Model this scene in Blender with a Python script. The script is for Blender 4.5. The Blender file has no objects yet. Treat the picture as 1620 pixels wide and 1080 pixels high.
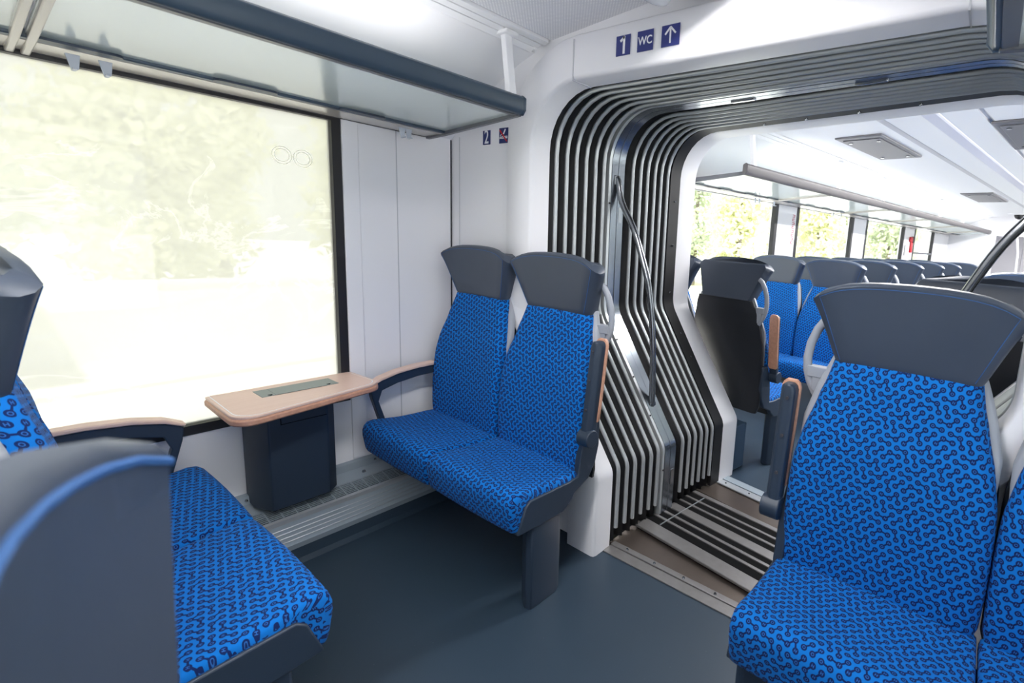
import bpy, bmesh, math, random
from mathutils import Vector, Matrix
random.seed(7)
C = bpy.context.scene.collection
R = math.radians

# ------------------------------------------------------------------ helpers
def lin(c):
    out = []
    for v in c[:3]:
        v = v / 255.0
        out.append(v / 12.92 if v <= 0.04045 else ((v + 0.055) / 1.055) ** 2.4)
    return (out[0], out[1], out[2], 1.0)

def new_mat(name):
    m = bpy.data.materials.new(name)
    m.use_nodes = True
    nt = m.node_tree
    nt.nodes.clear()
    out = nt.nodes.new('ShaderNodeOutputMaterial')
    return m, nt, out

def principled(name, col, rough=0.5, metal=0.0, bump=0.0, bscale=200.0, var=0.0, vscale=8.0, spec=0.5, coat=0.0):
    m, nt, out = new_mat(name)
    b = nt.nodes.new('ShaderNodeBsdfPrincipled')
    b.inputs['Base Color'].default_value = lin(col)
    b.inputs['Roughness'].default_value = rough
    b.inputs['Metallic'].default_value = metal
    b.inputs['Specular IOR Level'].default_value = spec
    b.inputs['Coat Weight'].default_value = coat
    tc = nt.nodes.new('ShaderNodeTexCoord')
    if var > 0:
        n = nt.nodes.new('ShaderNodeTexNoise')
        n.inputs['Scale'].default_value = vscale
        n.inputs['Detail'].default_value = 4
        nt.links.new(tc.outputs['Object'], n.inputs['Vector'])
        mx = nt.nodes.new('ShaderNodeMix'); mx.data_type = 'RGBA'
        mx.inputs[6].default_value = lin([max(0, v * (1 - var)) for v in col])
        mx.inputs[7].default_value = lin([min(255, v * (1 + var)) for v in col])
        nt.links.new(n.outputs['Fac'], mx.inputs[0])
        nt.links.new(mx.outputs[2], b.inputs['Base Color'])
    if bump > 0:
        n2 = nt.nodes.new('ShaderNodeTexNoise')
        n2.inputs['Scale'].default_value = bscale
        n2.inputs['Detail'].default_value = 3
        nt.links.new(tc.outputs['Object'], n2.inputs['Vector'])
        bp = nt.nodes.new('ShaderNodeBump')
        bp.inputs['Strength'].default_value = bump
        bp.inputs['Distance'].default_value = 0.002
        nt.links.new(n2.outputs['Fac'], bp.inputs['Height'])
        nt.links.new(bp.outputs['Normal'], b.inputs['Normal'])
    nt.links.new(b.outputs[0], out.inputs[0])
    return m

def math_node(nt, op, a=None, b=None, c=None):
    n = nt.nodes.new('ShaderNodeMath'); n.operation = op
    for i, v in enumerate((a, b, c)):
        if v is None: continue
        if isinstance(v, (int, float)): n.inputs[i].default_value = v
        else: nt.links.new(v, n.inputs[i])
    return n.outputs[0]

def vmath(nt, op, a=None, b=None, s=None):
    n = nt.nodes.new('ShaderNodeVectorMath'); n.operation = op
    for i, v in enumerate((a, b)):
        if v is None: continue
        if isinstance(v, (tuple, list)): n.inputs[i].default_value = v
        else: nt.links.new(v, n.inputs[i])
    if s is not None: n.inputs['Scale'].default_value = s
    return n

# woven seat fabric: a hexagonal lattice of small atoms joined to molecules by bonds
def fabric_material():
    N, c = 31, 12
    rng = random.Random(11)
    deltas = [1, c, c - 1, -1, -c, -(c - 1)]
    bond = [[0] * 6 for _ in range(N)]
    used = [False] * N
    order = list(range(N)); rng.shuffle(order)
    def link(m, k):
        q = (m + deltas[k]) % N
        bond[m][k] = 1; bond[q][(k + 3) % 6] = 1
    cnt = 0
    for m in order:
        if used[m]: continue
        ks = list(range(6)); rng.shuffle(ks)
        done = False
        if cnt < 5:
            for k in ks:
                for k2 in ((k + 2) % 6, (k + 4) % 6):
                    q1, q2 = (m + deltas[k]) % N, (m + deltas[k2]) % N
                    if not used[q1] and not used[q2] and q1 != q2:
                        link(m, k); link(m, k2)
                        used[m] = used[q1] = used[q2] = True
                        done = True; cnt += 1; break
                if done: break
        if done: continue
        for k in ks:
            q = (m + deltas[k]) % N
            if not used[q]:
                link(m, k); used[m] = used[q] = True; done = True; break
        if not done:
            k = ks[0]; link(m, k); used[m] = True
    m, nt, out = new_mat('blue_molecule_fabric')
    b = nt.nodes.new('ShaderNodeBsdfPrincipled')
    b.inputs['Roughness'].default_value = 0.85
    b.inputs['Sheen Weight'].default_value = 0.03
    b.inputs['Specular IOR Level'].default_value = 0.2
    uv = nt.nodes.new('ShaderNodeUVMap'); uv.uv_map = 'UVMap'
    mp = nt.nodes.new('ShaderNodeMapping')
    A = 0.0192
    mp.inputs['Scale'].default_value = (1 / A, 1 / A, 1)
    mp.inputs['Rotation'].default_value = (0, 0, R(14))
    mp.inputs['Location'].default_value = (200.0, 173.20508 * 2, 0)
    nt.links.new(uv.outputs[0], mp.inputs[0])
    p = mp.outputs[0]
    h = (1.0, 1.7320508, 1.0); hh = (0.5, 0.8660254, 0.0)
    a1 = vmath(nt, 'SUBTRACT', vmath(nt, 'MODULO', p, h).outputs[0], hh).outputs[0]
    b1 = vmath(nt, 'SUBTRACT', vmath(nt, 'MODULO', vmath(nt, 'SUBTRACT', p, hh).outputs[0], h).outputs[0], hh).outputs[0]
    la = vmath(nt, 'LENGTH', a1).outputs['Value']; lb = vmath(nt, 'LENGTH', b1).outputs['Value']
    sel = math_node(nt, 'LESS_THAN', lb, la)
    mx = nt.nodes.new('ShaderNodeMix'); mx.data_type = 'VECTOR'
    nt.links.new(sel, mx.inputs[0]); nt.links.new(a1, mx.inputs[4]); nt.links.new(b1, mx.inputs[5])
    g = mx.outputs[1]
    site = vmath(nt, 'SUBTRACT', p, g).outputs[0]
    sx = nt.nodes.new('ShaderNodeSeparateXYZ'); nt.links.new(site, sx.inputs[0])
    j = math_node(nt, 'ROUND', math_node(nt, 'DIVIDE', sx.outputs[1], 0.8660254))
    i = math_node(nt, 'ROUND', math_node(nt, 'SUBTRACT', sx.outputs[0], math_node(nt, 'MULTIPLY', j, 0.5)))
    lab = math_node(nt, 'FLOORED_MODULO', math_node(nt, 'MULTIPLY_ADD', j, float(c), i), float(N))
    fac = math_node(nt, 'DIVIDE', math_node(nt, 'ADD', lab, 0.5), float(N))
    ramps = []
    for base in (0, 3):
        r = nt.nodes.new('ShaderNodeValToRGB')
        cr = r.color_ramp; cr.interpolation = 'CONSTANT'
        while len(cr.elements) < N: cr.elements.new(0.5)
        for q in range(N):
            cr.elements[q].position = q / N
        for q in range(N):
            cr.elements[q].color = (bond[q][base], bond[q][base + 1], bond[q][base + 2], 1)
        nt.links.new(fac, r.inputs[0])
        s = nt.nodes.new('ShaderNodeSeparateColor'); nt.links.new(r.outputs[0], s.inputs[0])
        ramps += [s.outputs[0], s.outputs[1], s.outputs[2]]
    gs = nt.nodes.new('ShaderNodeSeparateXYZ'); nt.links.new(g, gs.inputs[0])
    th = math_node(nt, 'ARCTAN2', gs.outputs[1], gs.outputs[0])
    k = math_node(nt, 'FLOORED_MODULO', math_node(nt, 'ROUND', math_node(nt, 'DIVIDE', th, math.pi / 3)), 6.0)
    pres = None
    for q in range(6):
        t = math_node(nt, 'MULTIPLY', math_node(nt, 'COMPARE', k, float(q), 0.1), ramps[q])
        pres = t if pres is None else math_node(nt, 'ADD', pres, t)
    rr = vmath(nt, 'LENGTH', g).outputs['Value']
    dy = math_node(nt, 'ABSOLUTE', math_node(nt, 'MULTIPLY', rr, math_node(nt, 'SINE', math_node(nt, 'SUBTRACT', th, math_node(nt, 'MULTIPLY', k, math.pi / 3)))))
    bondm = math_node(nt, 'MULTIPLY', pres, math_node(nt, 'LESS_THAN', dy, 0.098))
    atom = math_node(nt, 'LESS_THAN', rr, 0.33)
    dark = math_node(nt, 'MAXIMUM', bondm, atom)
    ring = math_node(nt, 'MULTIPLY', math_node(nt, 'GREATER_THAN', rr, 0.105), math_node(nt, 'LESS_THAN', rr, 0.165))
    ax = math_node(nt, 'ABSOLUTE', gs.outputs[0]); ay = math_node(nt, 'ABSOLUTE', gs.outputs[1])
    hb = math_node(nt, 'MULTIPLY', math_node(nt, 'COMPARE', ax, 0.10, 0.032), math_node(nt, 'LESS_THAN', ay, 0.15))
    hm = math_node(nt, 'MULTIPLY', math_node(nt, 'LESS_THAN', ay, 0.03), math_node(nt, 'LESS_THAN', ax, 0.10))
    hgl = math_node(nt, 'MAXIMUM', hb, hm)
    isO = math_node(nt, 'LESS_THAN', lab, 13.5)
    glyph = math_node(nt, 'ADD', math_node(nt, 'MULTIPLY', isO, ring), math_node(nt, 'MULTIPLY', math_node(nt, 'SUBTRACT', 1.0, isO), hgl))
    m1 = nt.nodes.new('ShaderNodeMix'); m1.data_type = 'RGBA'
    m1.inputs[6].default_value = lin((5, 108, 192)); m1.inputs[7].default_value = lin((9, 33, 84))
    nt.links.new(dark, m1.inputs[0])
    m2 = nt.nodes.new('ShaderNodeMix'); m2.data_type = 'RGBA'
    nt.links.new(math_node(nt, 'MULTIPLY', glyph, 0.75), m2.inputs[0])
    nt.links.new(m1.outputs[2], m2.inputs[6]); m2.inputs[7].default_value = lin((50, 112, 188))
    nt.links.new(m2.outputs[2], b.inputs['Base Color'])
    ns = nt.nodes.new('ShaderNodeTexNoise'); ns.inputs['Scale'].default_value = 900
    nt.links.new(uv.outputs[0], ns.inputs['Vector'])
    bp = nt.nodes.new('ShaderNodeBump'); bp.inputs['Strength'].default_value = 0.25; bp.inputs['Distance'].default_value = 0.001
    nt.links.new(ns.outputs['Fac'], bp.inputs['Height']); nt.links.new(bp.outputs[0], b.inputs['Normal'])
    nt.links.new(b.outputs[0], out.inputs[0])
    return m

def glass_material(name, tint, gloss=0.08):
    m, nt, out = new_mat(name)
    t = nt.nodes.new('ShaderNodeBsdfTransparent'); t.inputs[0].default_value = (*tint, 1)
    gl = nt.nodes.new('ShaderNodeBsdfGlossy'); gl.inputs['Roughness'].default_value = 0.02
    mx = nt.nodes.new('ShaderNodeMixShader'); mx.inputs[0].default_value = gloss
    nt.links.new(t.outputs[0], mx.inputs[1]); nt.links.new(gl.outputs[0], mx.inputs[2])
    nt.links.new(mx.outputs[0], out.inputs[0])
    return m

def film_material():
    """window pane under a milky perforated film with whitish noise streaks"""
    m, nt, out = new_mat('milky_window_film')
    t = nt.nodes.new('ShaderNodeBsdfTransparent'); t.inputs[0].default_value = (0.68, 0.68, 0.675, 1)
    tr = nt.nodes.new('ShaderNodeBsdfTranslucent'); 
    gl = nt.nodes.new('ShaderNodeBsdfGlossy'); gl.inputs['Roughness'].default_value = 0.03
    tc = nt.nodes.new('ShaderNodeTexCoord')
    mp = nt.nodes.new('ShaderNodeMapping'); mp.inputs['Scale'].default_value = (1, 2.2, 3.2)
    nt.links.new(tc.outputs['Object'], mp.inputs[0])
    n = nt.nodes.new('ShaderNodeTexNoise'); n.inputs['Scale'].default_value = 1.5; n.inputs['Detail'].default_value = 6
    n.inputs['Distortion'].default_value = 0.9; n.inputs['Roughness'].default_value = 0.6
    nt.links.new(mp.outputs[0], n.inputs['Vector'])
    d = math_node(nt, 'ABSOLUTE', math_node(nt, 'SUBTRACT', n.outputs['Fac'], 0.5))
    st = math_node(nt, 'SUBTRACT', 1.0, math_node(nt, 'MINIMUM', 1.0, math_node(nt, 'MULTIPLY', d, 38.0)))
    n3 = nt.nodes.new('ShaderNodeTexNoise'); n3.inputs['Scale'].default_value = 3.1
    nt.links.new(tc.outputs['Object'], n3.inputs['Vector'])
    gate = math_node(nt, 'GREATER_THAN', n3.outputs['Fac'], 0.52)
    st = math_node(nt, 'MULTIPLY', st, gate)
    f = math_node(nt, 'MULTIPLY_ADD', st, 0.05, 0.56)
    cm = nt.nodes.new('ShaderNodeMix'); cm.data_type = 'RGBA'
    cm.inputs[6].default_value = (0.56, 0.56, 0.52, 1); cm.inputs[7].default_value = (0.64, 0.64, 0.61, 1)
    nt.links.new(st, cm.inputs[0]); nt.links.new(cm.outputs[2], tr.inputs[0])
    m1 = nt.nodes.new('ShaderNodeMixShader'); nt.links.new(f, m1.inputs[0])
    nt.links.new(t.outputs[0], m1.inputs[1]); nt.links.new(tr.outputs[0], m1.inputs[2])
    m2 = nt.nodes.new('ShaderNodeMixShader'); m2.inputs[0].default_value = 0.05
    nt.links.new(m1.outputs[0], m2.inputs[1]); nt.links.new(gl.outputs[0], m2.inputs[2])
    nt.links.new(m2.outputs[0], out.inputs[0])
    return m

def frosted_material():
    m, nt, out = new_mat('frosted_rack_glass')
    t = nt.nodes.new('ShaderNodeBsdfTransparent'); t.inputs[0].default_value = (0.93, 0.98, 0.96, 1)
    tr = nt.nodes.new('ShaderNodeBsdfTranslucent'); tr.inputs[0].default_value = (0.90, 0.96, 0.94, 1)
    df = nt.nodes.new('ShaderNodeBsdfDiffuse'); df.inputs[0].default_value = (0.84, 0.89, 0.87, 1)
    gl = nt.nodes.new('ShaderNodeBsdfGlossy'); gl.inputs['Roughness'].default_value = 0.14
    a = nt.nodes.new('ShaderNodeMixShader'); a.inputs[0].default_value = 0.35
    nt.links.new(tr.outputs[0], a.inputs[1]); nt.links.new(df.outputs[0], a.inputs[2])
    b = nt.nodes.new('ShaderNodeMixShader'); b.inputs[0].default_value = 0.58
    nt.links.new(t.outputs[0], b.inputs[1]); nt.links.new(a.outputs[0], b.inputs[2])
    c = nt.nodes.new('ShaderNodeMixShader')
    lw = nt.nodes.new('ShaderNodeLayerWeight'); lw.inputs[0].default_value = 0.5
    geo = nt.nodes.new('ShaderNodeNewGeometry')
    front = math_node(nt, 'SUBTRACT', 1.0, geo.outputs['Backfacing'])
    nt.links.new(math_node(nt, 'MULTIPLY', front, math_node(nt, 'MULTIPLY_ADD', lw.outputs['Facing'], 0.40, 0.10)), c.inputs[0])
    nt.links.new(math_node(nt, 'MULTIPLY', front, 0.62), b.inputs[0])
    nt.links.new(b.outputs[0], c.inputs[1]); nt.links.new(gl.outputs[0], c.inputs[2])
    nt.links.new(c.outputs[0], out.inputs[0])
    return m

def perforated_material():
    m, nt, out = new_mat('perforated_ceiling_sheet')
    b = nt.nodes.new('ShaderNodeBsdfPrincipled'); b.inputs['Roughness'].default_value = 0.5
    tc = nt.nodes.new('ShaderNodeTexCoord')
    mp = nt.nodes.new('ShaderNodeMapping'); mp.inputs['Scale'].default_value = (110, 110, 0)
    mp.inputs['Rotation'].default_value = (0, 0, R(45))
    nt.links.new(tc.outputs['Object'], mp.inputs[0])
    fr = vmath(nt, 'SUBTRACT', vmath(nt, 'FRACTION', mp.outputs[0]).outputs[0], (0.5, 0.5, 0)).outputs[0]
    dot = math_node(nt, 'LESS_THAN', vmath(nt, 'LENGTH', fr).outputs['Value'], 0.27)
    mx = nt.nodes.new('ShaderNodeMix'); mx.data_type = 'RGBA'
    mx.inputs[6].default_value = lin((222, 222, 228)); mx.inputs[7].default_value = lin((248, 248, 250))
    nt.links.new(dot, mx.inputs[0]); nt.links.new(mx.outputs[2], b.inputs['Base Color'])
    nt.links.new(b.outputs[0], out.inputs[0])
    return m

def emissive(name, col, s):
    m, nt, out = new_mat(name)
    e = nt.nodes.new('ShaderNodeEmission'); e.inputs[0].default_value = lin(col); e.inputs[1].default_value = s
    nt.links.new(e.outputs[0], out.inputs[0])
    return m

def floor_material():
    m, nt, out = new_mat('speckled_floor_covering')
    b = nt.nodes.new('ShaderNodeBsdfPrincipled'); b.inputs['Roughness'].default_value = 0.42
    b.inputs['Specular IOR Level'].default_value = 0.45
    tc = nt.nodes.new('ShaderNodeTexCoord')
    n = nt.nodes.new('ShaderNodeTexNoise'); n.inputs['Scale'].default_value = 420; n.inputs['Detail'].default_value = 2
    n2 = nt.nodes.new('ShaderNodeTexNoise'); n2.inputs['Scale'].default_value = 3; n2.inputs['Detail'].default_value = 5
    nt.links.new(tc.outputs['Object'], n.inputs['Vector']); nt.links.new(tc.outputs['Object'], n2.inputs['Vector'])
    v = nt.nodes.new('ShaderNodeTexVoronoi'); v.inputs['Scale'].default_value = 26
    nt.links.new(tc.outputs['Object'], v.inputs['Vector'])
    crumb = math_node(nt, 'LESS_THAN', v.outputs['Distance'], 0.035)
    mx = nt.nodes.new('ShaderNodeMix'); mx.data_type = 'RGBA'
    mx.inputs[6].default_value = lin((38, 52, 66)); mx.inputs[7].default_value = lin((51, 67, 82))
    nt.links.new(math_node(nt, 'MULTIPLY', math_node(nt, 'ADD', n.outputs['Fac'], n2.outputs['Fac']), 0.5), mx.inputs[0])
    m2 = nt.nodes.new('ShaderNodeMix'); m2.data_type = 'RGBA'
    nt.links.new(math_node(nt, 'MULTIPLY', crumb, 0.25), m2.inputs[0])
    nt.links.new(mx.outputs[2], m2.inputs[6]); m2.inputs[7].default_value = lin((120, 130, 138))
    nt.links.new(m2.outputs[2], b.inputs['Base Color'])
    nt.links.new(b.outputs[0], out.inputs[0])
    return m

def wood_material():
    m, nt, out = new_mat('pale_beech_laminate')
    b = nt.nodes.new('ShaderNodeBsdfPrincipled'); b.inputs['Roughness'].default_value = 0.38
    tc = nt.nodes.new('ShaderNodeTexCoord')
    mp = nt.nodes.new('ShaderNodeMapping'); mp.inputs['Scale'].default_value = (60, 4, 160)
    nt.links.new(tc.outputs['Object'], mp.inputs[0])
    n = nt.nodes.new('ShaderNodeTexNoise'); n.inputs['Scale'].default_value = 1.6; n.inputs['Detail'].default_value = 5
    nt.links.new(mp.outputs[0], n.inputs['Vector'])
    mx = nt.nodes.new('ShaderNodeMix'); mx.data_type = 'RGBA'
    mx.inputs[6].default_value = lin((216, 182, 166)); mx.inputs[7].default_value = lin((230, 202, 190))
    nt.links.new(n.outputs['Fac'], mx.inputs[0]); nt.links.new(mx.outputs[2], b.inputs['Base Color'])
    nt.links.new(b.outputs[0], out.inputs[0])
    return m

def leaf_material(name, c1, c2):
    m, nt, out = new_mat(name)
    d = nt.nodes.new('ShaderNodeBsdfDiffuse'); t = nt.nodes.new('ShaderNodeBsdfTranslucent')
    tc = nt.nodes.new('ShaderNodeTexCoord')
    n = nt.nodes.new('ShaderNodeTexNoise'); n.inputs['Scale'].default_value = 1.6
    nt.links.new(tc.outputs['Object'], n.inputs['Vector'])
    mx = nt.nodes.new('ShaderNodeMix'); mx.data_type = 'RGBA'
    mx.inputs[6].default_value = lin(c1); mx.inputs[7].default_value = lin(c2)
    nt.links.new(n.outputs['Fac'], mx.inputs[0])
    nt.links.new(mx.outputs[2], d.inputs[0]); nt.links.new(mx.outputs[2], t.inputs[0])
    s = nt.nodes.new('ShaderNodeMixShader'); s.inputs[0].default_value = 0.5
    nt.links.new(d.outputs[0], s.inputs[1]); nt.links.new(t.outputs[0], s.inputs[2])
    nt.links.new(s.outputs[0], out.inputs[0])
    return m

M = {}
M['fabric'] = fabric_material()
M['leather'] = principled('slate_leather', (62, 71, 86), 0.42, bump=0.06, bscale=420, var=0.05)
M['stitch'] = principled('blue_stitch_thread', (46, 92, 150), 0.7)
M['dark'] = principled('navy_grey_plastic', (40, 53, 70), 0.42, bump=0.05, bscale=500)
M['shell'] = principled('black_seat_shell', (24, 28, 35), 0.42, bump=0.05, bscale=500)
M['lgrey'] = principled('light_grey_plastic', (156, 161, 170), 0.38)
M['white'] = principled('white_wall_panel', (242, 241, 245), 0.40, bump=0.02, bscale=30)
M['white2'] = principled('white_ceiling_panel', (241, 241, 245), 0.5)
M['seam'] = principled('grey_panel_seam', (196, 196, 202), 0.6)
M['seamdark'] = principled('dark_panel_gap', (62, 60, 66), 0.7)
M['floor'] = floor_material()
M['alu'] = principled('brushed_aluminium', (184, 189, 194), 0.36, 0.5, var=0.03, vscale=60)
M['aluworn'] = principled('scuffed_walkway_aluminium', (138, 136, 136), 0.38, 0.6, var=0.08, vscale=30)
M['aluflat'] = principled('satin_aluminium_cover', (160, 172, 182), 0.42, 0.35)
M['plate'] = principled('worn_steel_bridge_plate', (116, 106, 99), 0.36, 0.8, var=0.06, vscale=9)
M['rib'] = principled('anodised_hoop', (198, 202, 204), 0.30, 0.45)
M['steel'] = principled('polished_steel', (150, 153, 158), 0.2, 0.95)
M['ringsteel'] = principled('dark_polished_steel_frame', (128, 134, 142), 0.22, 0.9)
M['rubber'] = principled('black_bellows_rubber', (19, 19, 22), 0.6)
M['black'] = principled('black_window_seal', (30, 29, 33), 0.45)
M['void'] = principled('dark_grille_interior', (10, 11, 13), 0.85, spec=0.12)
M['rail'] = principled('blue_grey_rack_rail', (54, 71, 88), 0.38)
M['railgrey'] = principled('grey_rack_rail', (104, 106, 112), 0.35, 0.3)
M['wood'] = wood_material()
M['woodedge'] = principled('layered_plywood_edge', (194, 146, 122), 0.45, var=0.12, vscale=90)
M['lid'] = principled('grey_green_bin_lid', (124, 134, 132), 0.4)
M['glass'] = glass_material('clear_window_glass', (0.96, 0.98, 0.97))
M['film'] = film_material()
M['frost'] = frosted_material()
M['perf'] = perforated_material()
M['signblue'] = principled('sign_blue', (44, 54, 122), 0.45)
M['signnavy'] = principled('sign_navy', (38, 50, 108), 0.45)
M['signwhite'] = principled('sign_white', (240, 240, 244), 0.45)
M['red'] = principled('signal_red', (196, 32, 44), 0.45)
M['pink'] = principled('faded_red_lettering', (206, 112, 128), 0.5)
M['vent'] = principled('grey_vent_grille', (126, 124, 127), 0.45, 0.3)
M['hook'] = principled('translucent_grey_hook', (196, 202, 214), 0.15)
M['lens'] = principled('frosted_lamp_lens', (226, 228, 234), 0.25)
M['lamp'] = emissive('lit_lamp_strip', (232, 236, 255), 1.6)
M['trough'] = principled('pale_lilac_lamp_cover', (205, 206, 224), 0.3)
_m, _nt, _o = new_mat('white_etched_mark')
_t = _nt.nodes.new('ShaderNodeBsdfTranslucent'); _t.inputs[0].default_value = (0.97, 0.97, 0.94, 1); _nt.links.new(_t.outputs[0], _o.inputs[0])
M['etch'] = _m
M['concrete'] = principled('sunlit_pale_concrete', (248, 247, 245), 0.9, var=0.04, vscale=0.7)
M['asphalt'] = principled('pale_road', (205, 200, 205), 0.9)
M['grass'] = principled('sunlit_grass', (214, 220, 170), 0.95, var=0.2, vscale=3)
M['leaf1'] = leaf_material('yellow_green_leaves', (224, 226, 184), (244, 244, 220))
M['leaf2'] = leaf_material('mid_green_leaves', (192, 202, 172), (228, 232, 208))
M['bark'] = principled('grey_brown_bark', (120, 108, 92), 0.9)
M['housewall'] = principled('pale_house_wall', (226, 222, 204), 0.9)
M['houseroof'] = principled('pale_roof', (190, 186, 176), 0.9)
M['boxblue'] = principled('blue_grey_metal_box', (66, 88, 112), 0.45)
M['panelgrey'] = principled('pale_grey_rack_panel', (196, 190, 184), 0.22, 0.25)
M['rackfar'] = principled('grey_brown_rack_rail', (96, 92, 94), 0.4)
M['winblue'] = principled('dark_blue_door_glass', (90, 100, 130), 0.2)

def tag(o, label=None, cat=None, group=None, kind=None):
    if label: o['label'] = label
    if cat: o['category'] = cat
    if group: o['group'] = group
    if kind: o['kind'] = kind
    return o

def finish(name, bm, mat, parent=None, smooth=35, bevel=0.0, seg=2, loc=None, rz=None):
    bmesh.ops.recalc_face_normals(bm, faces=bm.faces[:])
    me = bpy.data.meshes.new(name)
    bm.to_mesh(me); bm.free()
    me.materials.append(M[mat] if isinstance(mat, str) else mat)
    if smooth:
        for pl in me.polygons: pl.use_smooth = True
        me.set_sharp_from_angle(angle=R(smooth))
    o = bpy.data.objects.new(name, me)
    C.objects.link(o)
    if parent: o.parent = parent
    if loc: o.location = loc
    if rz is not None: o.rotation_euler = (0, 0, rz)
    if bevel > 0:
        b = o.modifiers.new('bevel', 'BEVEL'); b.width = bevel; b.segments = seg; b.limit_method = 'ANGLE'; b.angle_limit = R(40)
    return o

def empty(name, label=None, cat=None, loc=(0, 0, 0), rz=0.0, group=None):
    o = bpy.data.objects.new(name, None)
    o.empty_display_size = 0.1
    C.objects.link(o); o.location = loc; o.rotation_euler = (0, 0, rz)
    return tag(o, label, cat, group)

def copy_tree(o, parent=None):
    c = o.copy(); C.objects.link(c)
    if parent: c.parent = parent
    for ch in list(o.children): copy_tree(ch, c)
    return c

def BM():
    bm = bmesh.new(); bm.loops.layers.uv.new('UVMap'); return bm

def box(bm, x0, x1, y0, y1, z0, z1):
    vs = [bm.verts.new(p) for p in ((x0, y0, z0), (x1, y0, z0), (x1, y1, z0), (x0, y1, z0), (x0, y0, z1), (x1, y0, z1), (x1, y1, z1), (x0, y1, z1))]
    for f in ((0, 3, 2, 1), (4, 5, 6, 7), (0, 1, 5, 4), (1, 2, 6, 5), (2, 3, 7, 6), (3, 0, 4, 7)):
        bm.faces.new([vs[i] for i in f])

def prism(bm, pts, axis, a, b):
    """closed 2-D polygon pushed along an axis: 'x' (pts are y,z), 'y' (x,z), 'z' (x,y)"""
    def P(p, t):
        return {'x': (t, p[0], p[1]), 'y': (p[0], t, p[1]), 'z': (p[0], p[1], t)}[axis]
    A = [bm.verts.new(P(p, a)) for p in pts]; B = [bm.verts.new(P(p, b)) for p in pts]
    n = len(pts)
    bm.faces.new(A); bm.faces.new(B)
    for i in range(n): bm.faces.new((A[i], A[(i + 1) % n], B[(i + 1) % n], B[i]))

def loft(bm, rings, closed=True, caps=True, uvs=None):
    """rings of equal length; closed = ring is a loop"""
    uvl = bm.loops.layers.uv.active
    V = [[bm.verts.new(p) for p in r] for r in rings]
    n = len(rings[0])
    last = n if closed else n - 1
    for i in range(len(rings) - 1):
        for j in range(last):
            k = (j + 1) % n
            f = bm.faces.new((V[i][j], V[i][k], V[i + 1][k], V[i + 1][j]))
            if uvs:
                kk = j + 1
                for lp, (a, b) in zip(f.loops, ((i, j), (i, kk), (i + 1, kk), (i + 1, j))):
                    lp[uvl].uv = uvs(a, b)
    if caps and closed:
        for f in (bm.faces.new(V[0]), bm.faces.new(list(reversed(V[-1])))):
            for lp in f.loops: lp[uvl].uv = (lp.vert.co.y + 2.0, lp.vert.co.z + 0.3 + lp.vert.co.x * 0.7)
    return V

def tube(bm, pts, r, n=8, squash=None):
    pts = [Vector(p) for p in pts]
    rings = []
    up = None
    for i, p in enumerate(pts):
        d = (pts[min(i + 1, len(pts) - 1)] - pts[max(i - 1, 0)])
        if d.length < 1e-9: d = Vector((0, 0, 1))
        d.normalize()
        if up is None:
            a = Vector((0, 0, 1)) if abs(d.z) < 0.9 else Vector((0, 1, 0))
            up = (a - d * a.dot(d)).normalized()
        else:
            up = (up - d * up.dot(d)).normalized()
        s = d.cross(up)
        ra = r[i] if isinstance(r, (list, tuple)) else r
        rb = ra * (squash or 1.0)
        rings.append([tuple(p + up * (ra * math.cos(2 * math.pi * k / n)) + s * (rb * math.sin(2 * math.pi * k / n))) for k in range(n)])
    loft(bm, rings)

def fillet(pts, rad, seg=8):
    """2-D open polyline with rounded corners; rad per inner corner"""
    out = [Vector(pts[0])]
    for i in range(1, len(pts) - 1):
        p, a, b = Vector(pts[i]), Vector(pts[i - 1]), Vector(pts[i + 1])
        r = rad[i - 1]
        u, v = (a - p).normalized(), (b - p).normalized()
        ang = u.angle(v)
        t = min(r / math.tan(ang / 2), (a - p).length * 0.49, (b - p).length * 0.49)
        rr = t * math.tan(ang / 2)
        c = p + (u + v).normalized() * (rr / math.sin(ang / 2))
        s, e = p + u * t - c, p + v * t - c
        a0 = math.atan2(s.y, s.x); a1 = math.atan2(e.y, e.x)
        da = (a1 - a0 + math.pi) % (2 * math.pi) - math.pi
        for k in range(seg + 1):
            x = a0 + da * k / seg
            out.append(c + Vector((math.cos(x), math.sin(x))) * rr)
    out.append(Vector(pts[-1]))
    return out

def lerp(tab, x):
    if x <= tab[0][0]: return tab[0][1]
    for (a, va), (b, vb) in zip(tab, tab[1:]):
        if x <= b:
            t = (x - a) / (b - a); t = t * t * (3 - 2 * t) * 0.35 + t * 0.65
            return va + (vb - va) * t
    return tab[-1][1]

# ------------------------------------------------------------------ frames of the two cars
SX = -0.715                                       # centre line of the near car
PF = Vector((-1.015, 2.225, 0)); TF = R(9.0)      # far car: the train stands in a curve
UF = Vector((math.cos(TF), -math.sin(TF), 0)); VF = Vector((math.sin(TF), math.cos(TF), 0))
def W(u, v, z=0.0): return PF + UF * u + VF * v + Vector((0, 0, z))
FR = dict(loc=tuple(PF), rz=-TF)
UC = 0.4

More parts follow.
